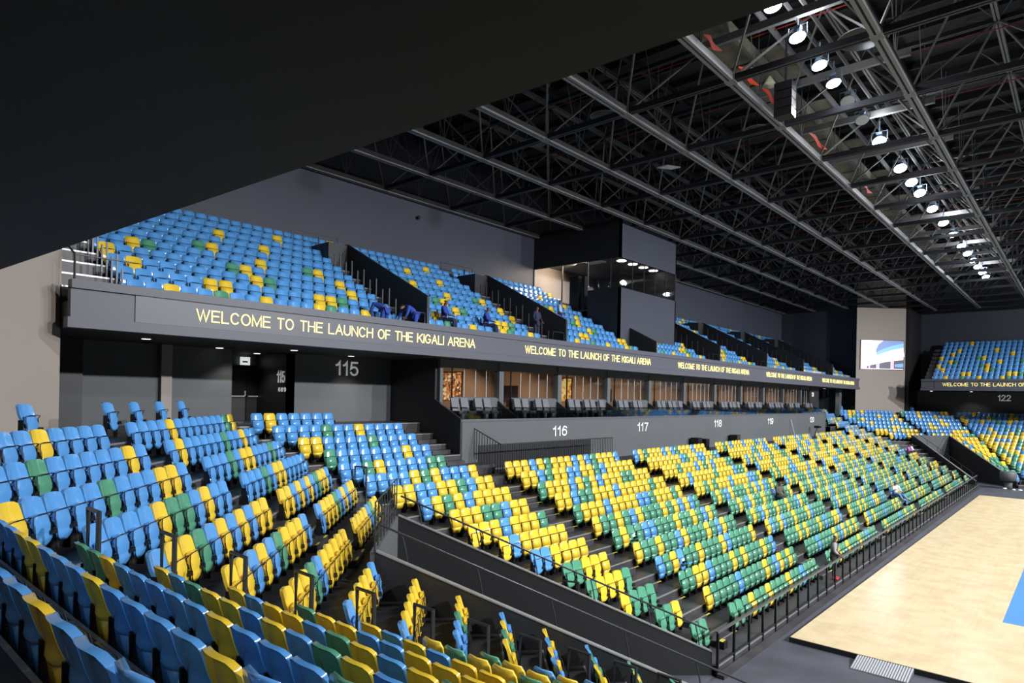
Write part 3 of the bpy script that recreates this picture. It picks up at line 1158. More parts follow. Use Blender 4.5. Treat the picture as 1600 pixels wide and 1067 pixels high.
def text_mesh(name, s, w, h, m, depth=0.02, sw=.13):
    """flat sans lettering from strokes; sw = stroke width over cap height"""
    b = MB()
    x = 0.0
    lw = h * sw
    segs = []
    for ch in s:
        if ch == ' ':
            x += .52
            continue
        gw, strokes = GLYPH[ch]
        for stt in strokes:
            pts = []
            for p in stt:
                if p[0] == 'a':
                    _, cx, cy, rx, ry, d0, d1 = p
                    nn = max(5, int(abs(d1 - d0) / 20))
                    for q in range(nn + 1):
                        t_ = math.radians(d0 + (d1 - d0) * q / nn)
                        pts.append((x + (cx + rx * math.cos(t_)) * gw, cy + ry * math.sin(t_)))
                else:
                    pts.append((x + p[0] * gw, p[1]))
            segs.append(pts)
        x += gw + .30
    tot = max(.05, x - .30)
    fx = (w - lw) / tot
    fy = h - lw
    for pts in segs:
        P = [Vector((lw / 2 + p[0] * fx, lw / 2 + p[1] * fy)) for p in pts]
        closed = (P[0] - P[-1]).length < 1e-5
        if closed:
            P = P[:-1]
        N = len(P)
        Lf, Rt = [], []
        for i in range(N):
            if closed:
                d0, d1 = (P[i] - P[i - 1]).normalized(), (P[(i + 1) % N] - P[i]).normalized()
            else:
                d0 = (P[i] - P[i - 1]).normalized() if i else (P[1] - P[0]).normalized()
                d1 = (P[i + 1] - P[i]).normalized() if i < N - 1 else d0
            tn = (d0 + d1)
            tn = tn.normalized() if tn.length > 1e-4 else d0
            nr = Vector((-tn.y, tn.x))
            k_ = 1 / max(.45, abs(nr.dot(Vector((-d0.y, d0.x)))))
            off = nr * lw / 2 * k_
            ext = Vector((0, 0))
            if not closed and i == 0:
                ext = -d1 * lw / 2
            if not closed and i == N - 1:
                ext = d0 * lw / 2
            Lf.append(P[i] + off + ext)
            Rt.append(P[i] - off + ext)
        for i in range(N if closed else N - 1):
            j = (i + 1) % N
            b.quad((*Rt[i], depth), (*Rt[j], depth), (*Lf[j], depth), (*Lf[i], depth))
            b.quad((*Lf[i], 0), (*Lf[i], depth), (*Lf[j], depth), (*Lf[j], 0))
            b.quad((*Rt[j], 0), (*Rt[j], depth), (*Rt[i], depth), (*Rt[i], 0))
    # join touching corners into one piece
    me = b.mesh(name, m)
    import bmesh
    bm = bmesh.new()
    bm.from_mesh(me)
    bmesh.ops.remove_doubles(bm, verts=bm.verts, dist=1e-5)
    bm.to_mesh(me)
    bm.free()
    return me


def words_of(s, w, h, m, depth=.02, sw=.13):
    """the words of a line: list of (mesh, x offset)"""
    wid = lambda q: sum(GLYPH[c][0] for c in q) + .30 * (len(q) - 1)
    ws = s.split(' ')
    total = sum(wid(q) for q in ws) + (len(ws) - 1) * .82
    f_ = w / total
    out, x = [], 0
    for q in ws:
        out.append((text_mesh('word', q, wid(q) * f_, h, m, depth, sw), x * f_))
        x += wid(q) + .82
    return out


def place_text(me, name, origin, right, parent=None, **kw):
    """origin = lower left corner in the world; right = unit direction of the line"""
    o = bpy.data.objects.new(name, me)
    COL.objects.link(o)
    r = Vector(right)
    u_ = Vector((0, 0, 1))
    mm = Matrix((r, u_, r.cross(u_))).transposed().to_4x4()
    mm.translation = Vector(origin)
    if parent:
        o.parent = parent
        o.matrix_parent_inverse = Matrix.Translation(-parent.location)
    o.matrix_world = mm if not parent else mm
    if parent:
        o.matrix_basis = mm
        o.matrix_parent_inverse = Matrix.Translation(parent.location).inverted()
    return tag(o, **kw)


MSG = 'WELCOME TO THE LAUNCH OF THE KIGALI ARENA'
wt = words_of(MSG, 11.1, 0.345, M['ytext'], sw=.105)
rb = empty('ribbon_display', (-18.8, 6.25, 8.95), label='long grey ribbon display with repeated yellow letters on the left balcony', cat='display')
MB().box(0, .03, 0, 70.9, .0, .70).build('display', M['ribbon'], rb)
for y in (7.80, 22.05, 36.45, 51.0, 65.2):
    for me_, dx in wt:
        place_text(me_, 'word', (-18.765, y + dx, 9.13), (0, 1, 0), rb)
rb2 = empty('ribbon_display', (-12.1, 80.4, 8.95), label='grey ribbon display with yellow letters on the far balcony', cat='display')
MB().box(0, 40, -.03, 0, .0, .70).build('display', M['ribbon'], rb2)
for x in (-11.4, 3.0):
    for me_, dx in wt:
        place_text(me_, 'word', (x + dx, 80.36, 9.14), (1, 0, 0), rb2)

for s, y0, y1, z0, z1, x in (('115', 15.32, 16.45, 7.92, 8.52, -23.28), ('116', 24.2, 25.3, 5.36, 5.84, -18.78), ('117', 31.84, 33.0, 5.38, 5.86, -18.78),
                             ('118', 41.76, 42.95, 5.40, 5.88, -18.78), ('119', 51.5, 52.7, 5.40, 5.88, -18.78), ('120', 61.8, 63.0, 5.38, 5.86, -18.78)):
    place_text(text_mesh('section_number', s, y1 - y0, z1 - z0, M['text']), 'section_number', (x, y0, z0), (0, 1, 0),
               label={'115': 'largest white section number, beside the double doors recess', '116': 'white section number 116 above the barred rail', '117': 'white section number 117 on the suite wall, second from left', '118': 'white section number 118 on the suite wall, above a lone loudspeaker', '119': 'white section number 119 on the suite wall, left of the leaning pole', '120': 'white section number 120 above the camera tripod'}[s], cat='sign')
place_text(text_mesh('section_number', '122', 1.15, .65, M['text']), 'section_number', (-7.4, 87.88, 7.75), (1, 0, 0), label='white section number 122 on the far wall', cat='sign')
place_text(text_mesh('section_number', '115', .62, .46, M['text']), 'section_number', (-24.25, 13.28, 7.55), (1, 0, 0), label='small white 115 on the dark recess wall beside the doors', cat='sign')
place_text(text_mesh('section_number', 'K-02 10', .55, .16, M['text']), 'row_lettering', (-24.1, 13.28, 7.2), (1, 0, 0), label='tiny white row lettering below the small 115', cat='sign')
place_text(text_mesh('section_number', '120', .6, .42, M['text']), 'section_number', (-20.28, 67.2, 7.75), (0, 1, 0), label='small white number on the dark wall past the last suite', cat='sign')

# ------------------------------------------------------------------ double door, exit sign, downlights
d = empty('door_1', (-25.98, 12.0, 5.98), kind='structure')
for q in (0, 1):
    o = MB().box(0, .06, .02 + q * .84, .82 + q * .84, 0, 2.15).build('door_leaf', M['black_wall'], d)
    pb = MB().tube([(.12, .06 + q * .84, 1.0), (.14, .10 + q * .84, 1.0), (.14, .72 + q * .84, 1.0), (.12, .78 + q * .84, 1.05), (.08, .79 + q * .84, 1.22)], .028, 6)
    p_ = pb.build('push_bar', M['white'], o)
MB().box(-.02, .1, -.1, 0, 0, 2.25).box(-.02, .1, 1.68, 1.78, 0, 2.25).box(-.02, .1, -.1, 1.78, 2.17, 2.27).build('door_frame', M['black_metal'], d)
ex = empty('exit_sign', (-25.9, 12.75, 8.42), label='small white lit exit sign above the double doors', cat='sign')
MB().box(0, .05, -.2, .2, -.16, .16).build('sign_box', mat('lit_sign', (.8, .8, .8), .4, emit=(.8, .85, .85), es=.8), ex)
MB().box(.05, .055, -.12, .1, -.06, .0).build('pictogram', M['lower_wall'], ex)
dl = MB().lathe([(.11, 0), (.11, .02)], n=14)
for i, (x, y) in enumerate(((-21.0, 7.3), (-22.8, 10.3), (-24.6, 12.6), (-21.3, 12.3), (-22.3, 15.4), (-24.0, 69.5), (-21.5, 75.5))):
    t = empty('downlight', (x, y, 8.675), label=('round recessed downlight in the soffit, %s from the left' % ORD[i]), cat='lamp', group='soffit downlights')
    MB().lathe([(.12, 0), (.12, .024)], n=16).build('lens', M['downlight'], t)
    MB().lathe([(.15, .008), (.15, .024)], n=16).build('bezel', M['white'], t)
for x, y, w in ((-22.6, 10.9, 22), (-24.6, 12.5, 26), (-22.3, 15.8, 26), (-24.0, 69.5, 30), (-20.5, 75.5, 30)):
    spot('downlight_beam', (x, y, 8.6), (x - .2, y, 0), w * 3, 110, (1, .92, .82), rad=.1)
for x, y in ((-13.0, 84.5), (-9.6, 86.4)):
    t = empty('downlight', (x, y, 8.675), label='round recessed downlight in the far soffit, %s 122' % ('just left of' if x > -10 else 'beside the column, well left of'), cat='lamp', group='far soffit downlights')
    MB().lathe([(.12, 0), (.12, .024)], n=16).build('lens', M['downlight'], t)
    spot('downlight_beam', (x, y, 8.6), (x, y + .3, 0), 70, 110, (1, .92, .82), rad=.1)
for i, (x, y, z, lb) in enumerate(((-23.2, 5.25, 8.3, 'small dark dome camera under the balcony by the beige wall'), (-27.7, 23.3, 16.9, 'small dark camera high on the left wall'))):
    t = empty('dome_camera', (x, y, z), label=lb, cat='camera')
    MB().lathe([(.02, -.11), (.08, -.08), (.11, 0), (.11, .04)], n=14).build('dome', M['black_metal'], t, True)
    MB().box(-.1, .12, -.04, .04, .03, .08).build('bracket', M['white'] if i == 0 else M['black_metal'], t)

# ------------------------------------------------------------------ suites
PY = [18.32, 22.1, 26.5, 31.05, 35.65, 40.25, 45.0, 49.75, 54.4, 59.1, 63.8, 66.55]
SUN = ['first', 'second', 'third', 'fourth', 'fifth', 'sixth', 'seventh', 'eighth', 'ninth', 'tenth', 'eleventh']
pic_mat = voronoi_mat('mosaic_picture', [(0.5, 0.16, 0.05), (0.8, 0.5, 0.12), (0.08, 0.05, 0.04), (0.9, 0.8, 0.55), (0.3, 0.1, 0.05), (0.75, 0.3, 0.1)], 9, 0.35)
pic_mat2 = voronoi_mat('golden_picture', [(0.8, 0.42, 0.08), (0.95, 0.6, 0.15), (0.5, 0.2, 0.04), (0.9, 0.75, 0.3)], 6, 0.35)
chair_parts = None
ch_b = MB().hexa([(-.05, -.23, .42), (.03, -.23, .42), (.03, .23, .42), (-.05, .23, .42), (-.20, -.21, 1.02), (-.13, -.21, 1.04), (-.13, .21, 1.04), (-.20, .21, 1.02)]).mesh('backrest', M['greyupholstery'])
ch_s = MB().box(-.04, .42, -.23, .23, .38, .50).mesh('seat', M['charcoal'])
ch_a = MB().box(-.05, .36, -.02, .02, .60, .65).box(-.02, .02, -.02, .02, .1, .6).mesh('armrest', M['black_metal'])
ch_l = MB().box(.05, .3, -.06, .06, 0, .38).mesh('pedestal', M['black_metal'])
for b in range(11):
    y0, y1 = PY[b], PY[b + 1]
    # pillar + parapet + header
    MB().box(-20.5, -20.18, y0 - .14 if b else y0, y0 + .16, 6.05, 8.7).build('trim_pillar_%d' % (b + 1), M['lower_wall'], kind='structure')
    MB().box(-20.45, -20.25, y0 + .16, y1 - .14, 8.36, 8.7).build('wall_suite_header_%d' % (b + 1), M['lower_wall'], kind='structure')
    MB().box(-20.45, -20.22, y0 + .85, y1 - .14, 6.05, 7.08).build('wall_suite_sill_%d' % (b + 1), M['lower_wall'], kind='structure')
    if b:
        MB().slab([(-20.35, y0 - .2, 6.05), (-18.95, y0 - .2, 6.05), (-18.95, y0 - .2, 6.22), (-20.35, y0 - .2, 7.05)], (0, .1, 0)).build('wall_suite_divider_%d' % b, M['black_wall'], kind='structure')
        MB().box(-24.6, -20.5, y0 - .06, y0 + .06, 6.05, 8.7).build('wall_suite_party_%d' % b, M['suite'], kind='structure')
    # glazing
    w = empty('window_%d' % (b + 1), (-20.35, y0, 7.08), kind='structure')
    ya, yb = .16, y1 - y0 - .14
    n = max(3, int((yb - ya - .7) / .62))
    MB().box(-.02, .02, ya, ya + .66, -.98, 1.27).build('pane', M['glass'], w)
    MB().box(-.03, .03, ya + .66, ya + .70, -1.0, 1.28).build('mullion', M['black_metal'], w)
    pw = (yb - ya - .70) / n
    pane = MB().box(-.01, .01, .01, pw - .01, .04, 1.27).mesh('pane', M['glass'])
    joint = MB().box(-.012, .014, -.008, .008, .02, 1.28).mesh('glass_joint', M['white'])  # white colour stands in for the reflections along the glass joints
    for i in range(n):
        link_copy(pane, 'pane', w, (0, ya + .70 + i * pw, 0))
        if i:
            link_copy(joint, 'glass_joint', w, (0, ya + .70 + i * pw, 0))
    MB().box(-.05, .05, ya + .7, yb, 0, .05).build('window_frame', M['fascia'], w)
    # room light
    area('suite_lamp', (-22.2, (y0 + y1) / 2, 8.6), (-23.2, (y0 + y1) / 2, 6.5), 110, .8, 2.5, (1.0, .78, .55))
    # things inside
    if b in (0, 2):
        p = empty('wall_picture', (-24.45, y1 - .08, 6.95), label='large %s picture on the side wall inside the %s suite' % ('brown and white mosaic' if b == 0 else 'golden orange', SUN[b]), cat='picture')
        MB().box(0, 1.75, -.03, 0, 0, 1.35).build('canvas', pic_mat if b == 0 else pic_mat2, p)
        MB().box(-.05, 0, -.04, 0, -.05, 1.40).box(1.75, 1.80, -.04, 0, -.05, 1.40).box(0, 1.75, -.04, 0, 1.35, 1.40).build('picture_frame', M['black_metal'], p)
    if b in (1, 3):
        p = empty('television', (-24.2, y1 - .16, 6.95), label='dark flat television inside the %s suite' % SUN[b], cat='television')
        MB().box(0, 1.35, -.05, 0, 0, .82).build('screen', M['tv'], p)
        MB().box(.55, .80, -.03, 0, -.35, 0).build('stand', M['black_metal'], p)
    # chairs
    offs = [.55, 1.10, 1.95, 2.50, 3.35] if b % 2 == 0 else [.75, 1.30, 2.30, 2.85]
    for i, oy in enumerate(offs):
        if y0 + oy > y1 - .55:
            continue
        t = empty('suite_chair', (-19.75, y0 + oy, 6.05), label='dark grey padded chair, %s suite, %s from its left wall' % (SUN[b], ORD[i]), cat='chair', group='dark padded chairs of the suites')
        link_copy(ch_b, 'backrest', t)
        link_copy(ch_s, 'seat', t)
        link_copy(ch_a, 'armrest', t, (0, -.25, 0))
        link_copy(ch_a, 'armrest', t, (0, .25, 0))
        link_copy(ch_l, 'pedestal', t)
gb = empty('glass_balustrade', (-18.84, 18.35, 6.19), label='low clear glass balustrade on the wall in front of the suites', cat='balustrade')
gp = MB().box(-.008, .008, .01, 2.28, 0, .47).mesh('glass_pane', M['balglass'])
for i in range(21):
    link_copy(gp, 'glass_pane', gb, (0, i * 2.295, 0))
MB().box(-.02, .02, 0, 48.2, -.005, .03).build('base_channel', M['steel'], gb)

# ------------------------------------------------------------------ control box in the upper tier
Yb0, Yb1, XB = 33.4, 40.4, -21.05
cb = MB()
cb.box(XB - .15, XB, Yb0, Yb1, 9.9, 13.85)
cb.box(XB - .15, XB, Yb0, Yb1, 15.65, 18.0)
cb.build('wall_control_room_front', M['wall'], kind='structure')
cs = MB()
cs.slab([(-23.4, Yb0, 9.9), (XB, Yb0, 9.9), (XB, Yb0, 13.85), (-23.4, Yb0, 13.85)], (0, .12, 0))
cs.slab([(-27.8, Yb0, 15.65), (XB, Yb0, 15.65), (XB, Yb0, 18), (-27.8, Yb0, 18)], (0, .12, 0))
cs.build('wall_control_room_side', M['black_wall'], kind='structure')
MB().box(-27.8, XB, Yb1 - .12, Yb1, 9.9, 18).build('wall_control_room_far', M['black_wall'], kind='structure')
MB().box(-27.8, XB - .15, Yb0 + .12, Yb1 - .12, 16.0, 16.1).build('ceiling_control_room', M['lower_wall'], kind='structure')
MB().box(-27.8, XB - .15, Yb0 + .12, Yb1 - .12, 12.6, 12.7).build('floor_control_room', M['terrace'], kind='structure')
MB().box(-27.78, -27.7, Yb0, Yb1, 12.7, 16.0).build('wall_control_room_back', M['beige'], kind='structure')
w = empty('window_12', (XB, Yb0, 13.85), kind='structure')
for i in range(5):
    MB().box(-.05, -.03, i * 1.4 + .02, i * 1.4 + 1.38, 0, 1.8).build('pane', M['glass'], w)
    if i:
        MB().box(-.06, -.01, i * 1.4 - .02, i * 1.4 + .02, 0, 1.8).build('mullion', M['rail'], w)
for i in range(3):
    MB().box(-2.3 + i * .75, -1.6 + i * .75, .03, .05, 0, 1.8).build('pane', M['glass'], w)
MB().box(-2.4, -2.34, .0, .06, -.1, 1.8).build('mullion', M['steel'], w)
MB().box(-4.4, -4.34, .0, .06, -1.0, 1.8).build('mullion', M['rail'], w)
MB().box(-.72, -.68, .0, .05, 0, 1.8).build('mullion', M['rail'], w)
for i in range(5):
    t = empty('ceiling_lamp', (-22.4, Yb0 + .9 + 1.35 * i, 15.95), label='round lit ceiling lamp in the control room, %s from left' % ORD[i], cat='lamp', group='control room ceiling lamps')
    MB().lathe([(.30, 0), (.30, .05)], n=18).build('lens', M['roomlamp'], t)
    MB().lathe([(.33, .02), (.33, .05)], n=18).build('rim', M['white'], t)
t = empty('ceiling_panel', (-24.0, Yb0 + 1.6, 15.93), label='square pale ceiling panel light in the control room', cat='lamp')
MB().box(-.6, .6, -.4, .4, 0, .06).build('diffuser', M['white'], t)
area('control_lamp', (-25.2, Yb0 + 1.6, 15.8), (-27.4, Yb0 - 1.2, 12.8), 260, 1.2, 1.2, (1, .80, .62))
t = empty('equipment_rack', (-24.6, Yb0 + .5, 12.7), label='black equipment boxes behind the control room side glass', cat='equipment')
MB().box(-.35, .35, -.3, .3, 0, 2.2).build('cabinet', M['black_metal'], t)
MB().box(.5, .75, -.2, .2, 0, 2.15).build('monitor', M['black_metal'], t)

# ------------------------------------------------------------------ column screen
def screen():
    a = Vector((-18.83, 79.0, 0))
    b = Vector((-15.42, 82.42, 0))
    d_ = (b - a).normalized()
    nrm = Vector((d_.y, -d_.x, 0))     # towards the court
    org = a + nrm * .05 + Vector((0, 0, 10.98))
    Lw, Hh = (b - a).length, 3.15
    t = empty('video_screen', tuple(org), math.atan2(d_.y, d_.x), label='bright video screen on the beige column showing a white arena building', cat='screen')
    em = lambda n, c, e=1.0: mat(n, c, .4, emit=c, es=e)
    MB().box(-.06, Lw + .06, -.02, .12, -.06, Hh + .06).build('screen_case', M['black_metal'], t)

    def shp(pts, m, y, nm='picture_area'):
        MB().slab([(p[0] * Lw, y, p[1] * Hh) for p in pts], (0, .002, 0)).build(nm, m, t)
    sky = em('screen_sky', (0.93, 0.84, 0.95), 1.05)
    shp([(0, 0), (1, 0), (1, 1), (0, 1)], sky, -.03, 'display')
    dome = em('screen_dome', (0.10, 0.17, 0.40), .9)
    shp([(1, 1), (.52, 1), (.40, .86), (.35, .68), (.36, .52), (1, .80)][::-1], dome, -.034)
    shp([(.36, .48), (.70, .66), (1, .76), (1, .92), (.72, .82), (.5, .70), (.36, .58)], em('screen_glazing', (0.14, 0.36, 0.85), 1.0), -.036)
    shp([(.26, .22), (.5, .36), (.8, .47), (1, .55), (1, .72), (.8, .66), (.5, .52), (.36, .44), (.28, .34)], em('screen_white', (0.95, 0.93, 1.0), 1.05), -.038)
    shp([(.14, .02), (1, .02), (1, .34), (.6, .26), (.3, .16), (.14, .10)], em('screen_dark', (0.03, 0.03, 0.07), .8), -.040)
    shp([(.80, .08), (1, .08), (1, .22), (.80, .18)], em('screen_pool', (0.10, 0.30, 0.6), .8), -.042)
    for x in (.18, .36, .40, .70, .74):
        shp([(x, .02), (x + .035, .02), (x + .035, .30 + x * .15), (x, .28 + x * .15)], em('screen_column', (0.75, 0.42, 0.50), .9), -.044, 'picture_column')
    tm = text_mesh('lettering', 'KIGALI', .70 * Lw, .16 * Hh, em('screen_letters', (.9, .95, 1.0), 1.1), .004)
    o = bpy.data.objects.new('lettering', tm)
    COL.objects.link(o)
    o.parent = t
    o.matrix_basis = Matrix.Translation((.33 * Lw, -.05, .30 * Hh)) @ Matrix.Rotation(math.radians(90), 4, 'X') @ Matrix.Rotation(math.radians(8), 4, 'Z')


screen()
area('screen_glow', (-16.0, 79.5, 12.5), (-10, 74, 8), 60, 3, 3, (.8, .85, 1))

# ------------------------------------------------------------------ upper tier: dividing parapets, stair posts
post_hi = MB().box(-.022, .022, -.022, .022, 0, 1.05).mesh('post', M['rail'])
NUP = ['first', 'second', 'third', 'fourth', 'fifth', 'sixth', 'seventh']
for i, ya in enumerate((16.8, 25.75, 34.65, 43.55, 52.35, 61.25, 70.15)):
    y = ya - .12
    pp = MB()
    if i == 2:
        pp.slab([(-19.2, y, 9.3), (-19.2, y, 10.6), (-21.0, y, 11.5), (-21.0, y, 10.1)][::-1], (0, .12, 0))
        pp.build('wall_stair_3', M['black_wall'], kind='structure')
        continue
    pp.slab([(-19.2, y, 9.3), (-19.2, y, 11.0), (-24.6, y, 13.75), (-26.0, y, 13.9), (-26.0, y, 12.9), (-24.6, y, 12.0)][::-1], (0, .12, 0))
    pp.slab([(-19.25, y - .62, 9.42), (-24.6, y - .62, 12.46), (-24.6, y - .62, 12.3), (-19.25, y - .62, 9.3)], (0, .62, 0))  # black slab laid over the treads to imitate the dark stair opening
    pp.box(-26.0, -24.6, y - .95, y + .05, 12.4, 13.7)
    pp.build('wall_stair_%d' % (i + 1), M['black_wall'], kind='structure')
    t = empty('stair_handrail', (-19.4, ya - 1.0, 9.35), label='row of dark upright posts beside the %s upper tier stair from left' % NUP[i], cat='handrail', group='upper tier stair posts')
    for q in range(15):
        x = -.2 - q * .42
        link_copy(post_hi, 'post', t, (x, 0, max(0, math.floor((-x - .2) / .8 + 1)) * .455 if x < -.2 else 0))
    MB().tube([(.1, .0, 0), (.1, .0, 1.0), (.1, .85, 1.0), (.1, .85, 0)], .022, 5).build('end_hoop', M['rail'], t)
    MB().tube([(-7.2, -.7, 4.1), (-7.2, -.7, 5.1), (-7.2, 1.7, 5.1), (-7.2, 1.7, 4.1)], .02, 5).build('top_hoop', M['rail'], t)
t = empty('stair_handrail', (-19.4, 6.15, 9.35), label='dark posts and rail beside the leftmost upper tier stair', cat='handrail')
for q in range(12):
    x = -.1 - q * .42
    link_copy(post_hi, 'post', t, (x, 0, max(0, math.floor((-x - .2) / .8 + 1)) * .455 if x < -.2 else 0))
MB().tube([(.3, -1.2, .4), (.3, -1.2, 1.2), (-1.4, -1.25, 2.1), (-5, -1.25, 4.3)], .03, 5).build('rail', M['black_metal'], t)
MB().tube([(.3, -1.2, 1.2), (.3, .1, 1.2)], .02, 5).build('cross_rail', M['black_metal'], t)

# ------------------------------------------------------------------ court-side railing
t = empty('court_railing', (-7.15, 16.4, .25), label='long black railing between the stands and the court', cat='railing')
pm = MB().box(-.03, .03, -.03, .03, -.2, .88).mesh('post', M['black_metal'])
n = 50
for i in range(n + 1):
    link_copy(pm, 'post', t, (0, i * 52.6 / n, 0))
MB().box(-.035, .035, -.05, 52.7, .88, .93).build('top_rail', mat('grey_rail_paint', (.13, .13, .14), .4, .4), t)
MB().box(-.02, .02, 0, 52.6, .06, .09).build('bottom_rail', M['rail'], t)
MB().box(-7.12, -6.92, 16.3, 69.1, 0, .10).build('floor_kerb', M['terrace'], kind='structure')

# tunnel handrails
topz = lambda s: 4.1 - 0.425 * (s - VB)
for far in (False, True):
    g = mir if far else (lambda p: Vector(p))
    for (tt, lb) in ((V0 + .06, 'left'), (V1 + .06, 'right')):
        o0 = g(st(VB, tt, topz(VB)))
        t = empty('tunnel_handrail', tuple(o0), label='thin rail on the %s wall of the %s black entrance tunnel' % (lb if not far else ('right' if lb == 'left' else 'left'), 'far' if far else 'near'), cat='handrail')
        pts = [g(st(s, tt, topz(s) + .52)) - o0 for s in (VB + .05, 6.3)]
        MB().tube(pts, .024, 6).build('rail', M['rail'], t)
        for s in (-1.2, .3, 1.8, 3.3, 4.8, 6.1):
            a = g(st(s - .12, tt, topz(s - .12) + .52)) - o0
            b = g(st(s, tt, topz(s))) - o0
            MB().tube([a, a * .35 + b * .65 + Vector((0, 0, .05)), b], .016, 5).build('post', M['rail'], t)
    o0 = g(st(VB, V0, 4.1))
    t = empty('tunnel_guard', tuple(o0), label='dark barred guard rail over the head of the %s entrance tunnel' % ('far' if far else 'near'), cat='railing')
    for h in (.3, .6, .95):
        MB().tube([g(st(VB - .05, V0, 4.1 + h)) - o0, g(st(VB - .05, V1, 4.1 + h)) - o0], .016, 5).build('rail', M['rail'], t)
    for i in range(9):
        q = g(st(VB - .05, V0 + i * (V1 - V0) / 8, 4.1)) - o0
        MB().tube([q, q + Vector((0, 0, .95))], .016, 5).build('post', M['rail'], t)

# inverted-U stair hoops
hoop = MB().tube([(-.2, 0, 0), (-.2, 0, 1.15), (.22, 0, 1.15), (.22, 0, 0)], .034, 6).mesh('hoop_tube', M['rail'])
foot = MB().box(-.26, -.14, -.06, .06, 0, .02).box(.16, .28, -.06, .06, 0, .02).mesh('foot_plate', M['rail'])
i = 0
for k in range(13, 1, -1):
    c = cornNL(k)
    t = empty('stair_hoop', (c.x + .22, c.y + .25, Fl(k)), label='dark grey inverted-U handrail in the foreground stair, %s from top' % ORD[i], cat='handrail', group='foreground stair handrails')
    link_copy(hoop, 'hoop_tube', t)
    link_copy(foot, 'foot_plate', t)
    i += 1
i = 0
for k in range(11, 1, -2):
    c = Vector((Xk(k) + .35, Xk(k) + V1 * R2 + .75, 0)) if k <= 9 else cornMR(k) + Vector((.3, -.1, 0))
    t = empty('stair_hoop', (c.x, c.y, Fl(k)), math.radians(20), label='thin dark inverted-U handrail right of the tunnel, %s from top' % ORD[i], cat='handrail', group='handrails beside the tunnel')
    link_copy(hoop, 'hoop_tube', t)
    i += 1

# ------------------------------------------------------------------ aisle steps
stp = MB().box(0, .30, -.52, .52, 0, .16).mesh('step', M['terrace'])
nos = MB().box(.25, .302, -.50, -.24, .16, .166).mesh('nosing', M['nosing'])
nos2 = MB().box(.25, .302, -.50, .50, .16, .166).mesh('nosing', M['edge'])
AN = ['first', 'second', 'third', 'fourth', 'fifth', 'sixth']
for ai, ya in enumerate((18.2, 27.82, 37.42, 47.3, 57.15, 67.1)):
    t = empty('aisle_stair', (Xk(0), ya, .25), label='dark concrete aisle stair, %s aisle of the long side from left' % AN[ai], cat='stair', group='aisle stairs of the long side')
    for k in range(1, 12):
        s_o = link_copy(stp, 'step', t, (Xk(k - 1) - Xk(0), 0, Fl(k - 1) - .25))
        a = link_copy(nos2, 'edge_strip', s_o)
        a = link_copy(nos, 'nosing', s_o, (.012, .96, .001))
t = empty('aisle_stair', tuple(st(sk(10), 14.65, 3.45)), facing(1, 1) + math.pi / 2, label='dark stair with yellow nosings between the two corner blocks', cat='stair')
for k in range(10, 17):
    s_o = link_copy(stp, 'step', t, (sk(k - 1) - sk(10), 0, Fl(k - 1) - 3.45), label=None)
    link_copy(nos, 'nosing', s_o)
    link_copy(nos, 'nosing', s_o, (0, .74, 0))
t = empty('aisle_stair', tuple(cornNL(0).xyz), 0, label='dark stair between the foreground block and the left corner block', cat='stair')
for k in range(2, 16):
    c = cornNL(k - 1) - cornNL(0)
    a = math.radians(67)
    s_o = link_copy(stp, 'step', t, (c.x + .3, c.y, Fl(k - 1)), (0, 0, a))
    link_copy(nos, 'nosing', s_o)
t = empty('aisle_stair', (Xk(11), 17.6, Fl(11)), label='dark upper stair climbing beside the black suite end wall', cat='stair')
for k in range(12, 17):
    link_copy(stp, 'step', t, (Xk(k - 1) - Xk(11), .05, Fl(k - 1) - Fl(11)))
# small black step block at the foot of the first aisle
t = empty('step_block', (-7.62, 17.75, .25), label='small black step block with yellow top by the first aisle', cat='step')
MB().box(-.12, .12, -.13, .13, 0, .2).build('block', M['black_metal'], t)
MB().box(-.06, .06, -.11, .11, .2, .21).build('nosing', M['nosing'], t)

# ------------------------------------------------------------------ barred rail behind the first block
t = empty('barred_guard_rail', (-17.45, 19.15, 4.1), label='dark barred guard rail behind the yellow block under 116', cat='railing')
bar = MB().box(-.011, .011, -.011, .011, 0, 1.16).mesh('bar', M['rail'])
for i in range(58):
    link_copy(bar, 'bar', t, (0, i * .142, 0))
MB().box(-.025, .025, 0, 8.12, 1.16, 1.2).box(-.02, .02, 0, 8.12, .03, .06).build('top_rail', M['rail'], t)
for i in range(11):
    a = i / 10
    link_copy(bar, 'bar', t, (-a * 1.35, -a * .15, a * .55))
MB().tube([(0, 0, 1.18), (-1.35, -.15, 1.75)], .022, 5).build('sloping_rail', M['rail'], t)

MB().box(-18.795, -18.775, 19.25, 27.3, 4.15, 5.15).build('wall_dark_panel', M['black_wall'], kind='structure')  # flat black panel put on the wall for the darkness behind the bars
# black boxes, camera on tripod, pole
for i, (y, w_, h_, lb) in enumerate(((38.4, .55, .62, 'black loudspeaker box against the wall, left of a pair'), (39.5, .5, .52, 'black loudspeaker box against the wall, right of a pair'), (44.4, .65, .62, 'black loudspeaker box alone below the 118 sign'))):
    t = empty('loudspeaker', (-18.4, y, Fl(12)), label=lb, cat='loudspeaker')
    MB().box(-.25, .25, -w_ / 2, w_ / 2, 0, h_ + .1).build('cabinet', M['black_metal'], t)
    MB().box(.25, .262, -w_ / 2 + .04, w_ / 2 - .04, .05, h_ + .05).build('grille', M['tv'], t)
t = empty('camera_tripod', (-18.2, 61.9, Fl(12)), label='dark television camera on a tripod below the 120 sign', cat='camera')
for a in (0.3, 2.4, 4.5):
    MB().tube([(0, 0, 1.1), (math.cos(a) * .5, math.sin(a) * .5, 0)], .03, 5).build('leg', M['black_metal'], t)
MB().box(-.25, .3, -.16, .16, 1.12, 1.42).build('camera_body', M['black_metal'], t)
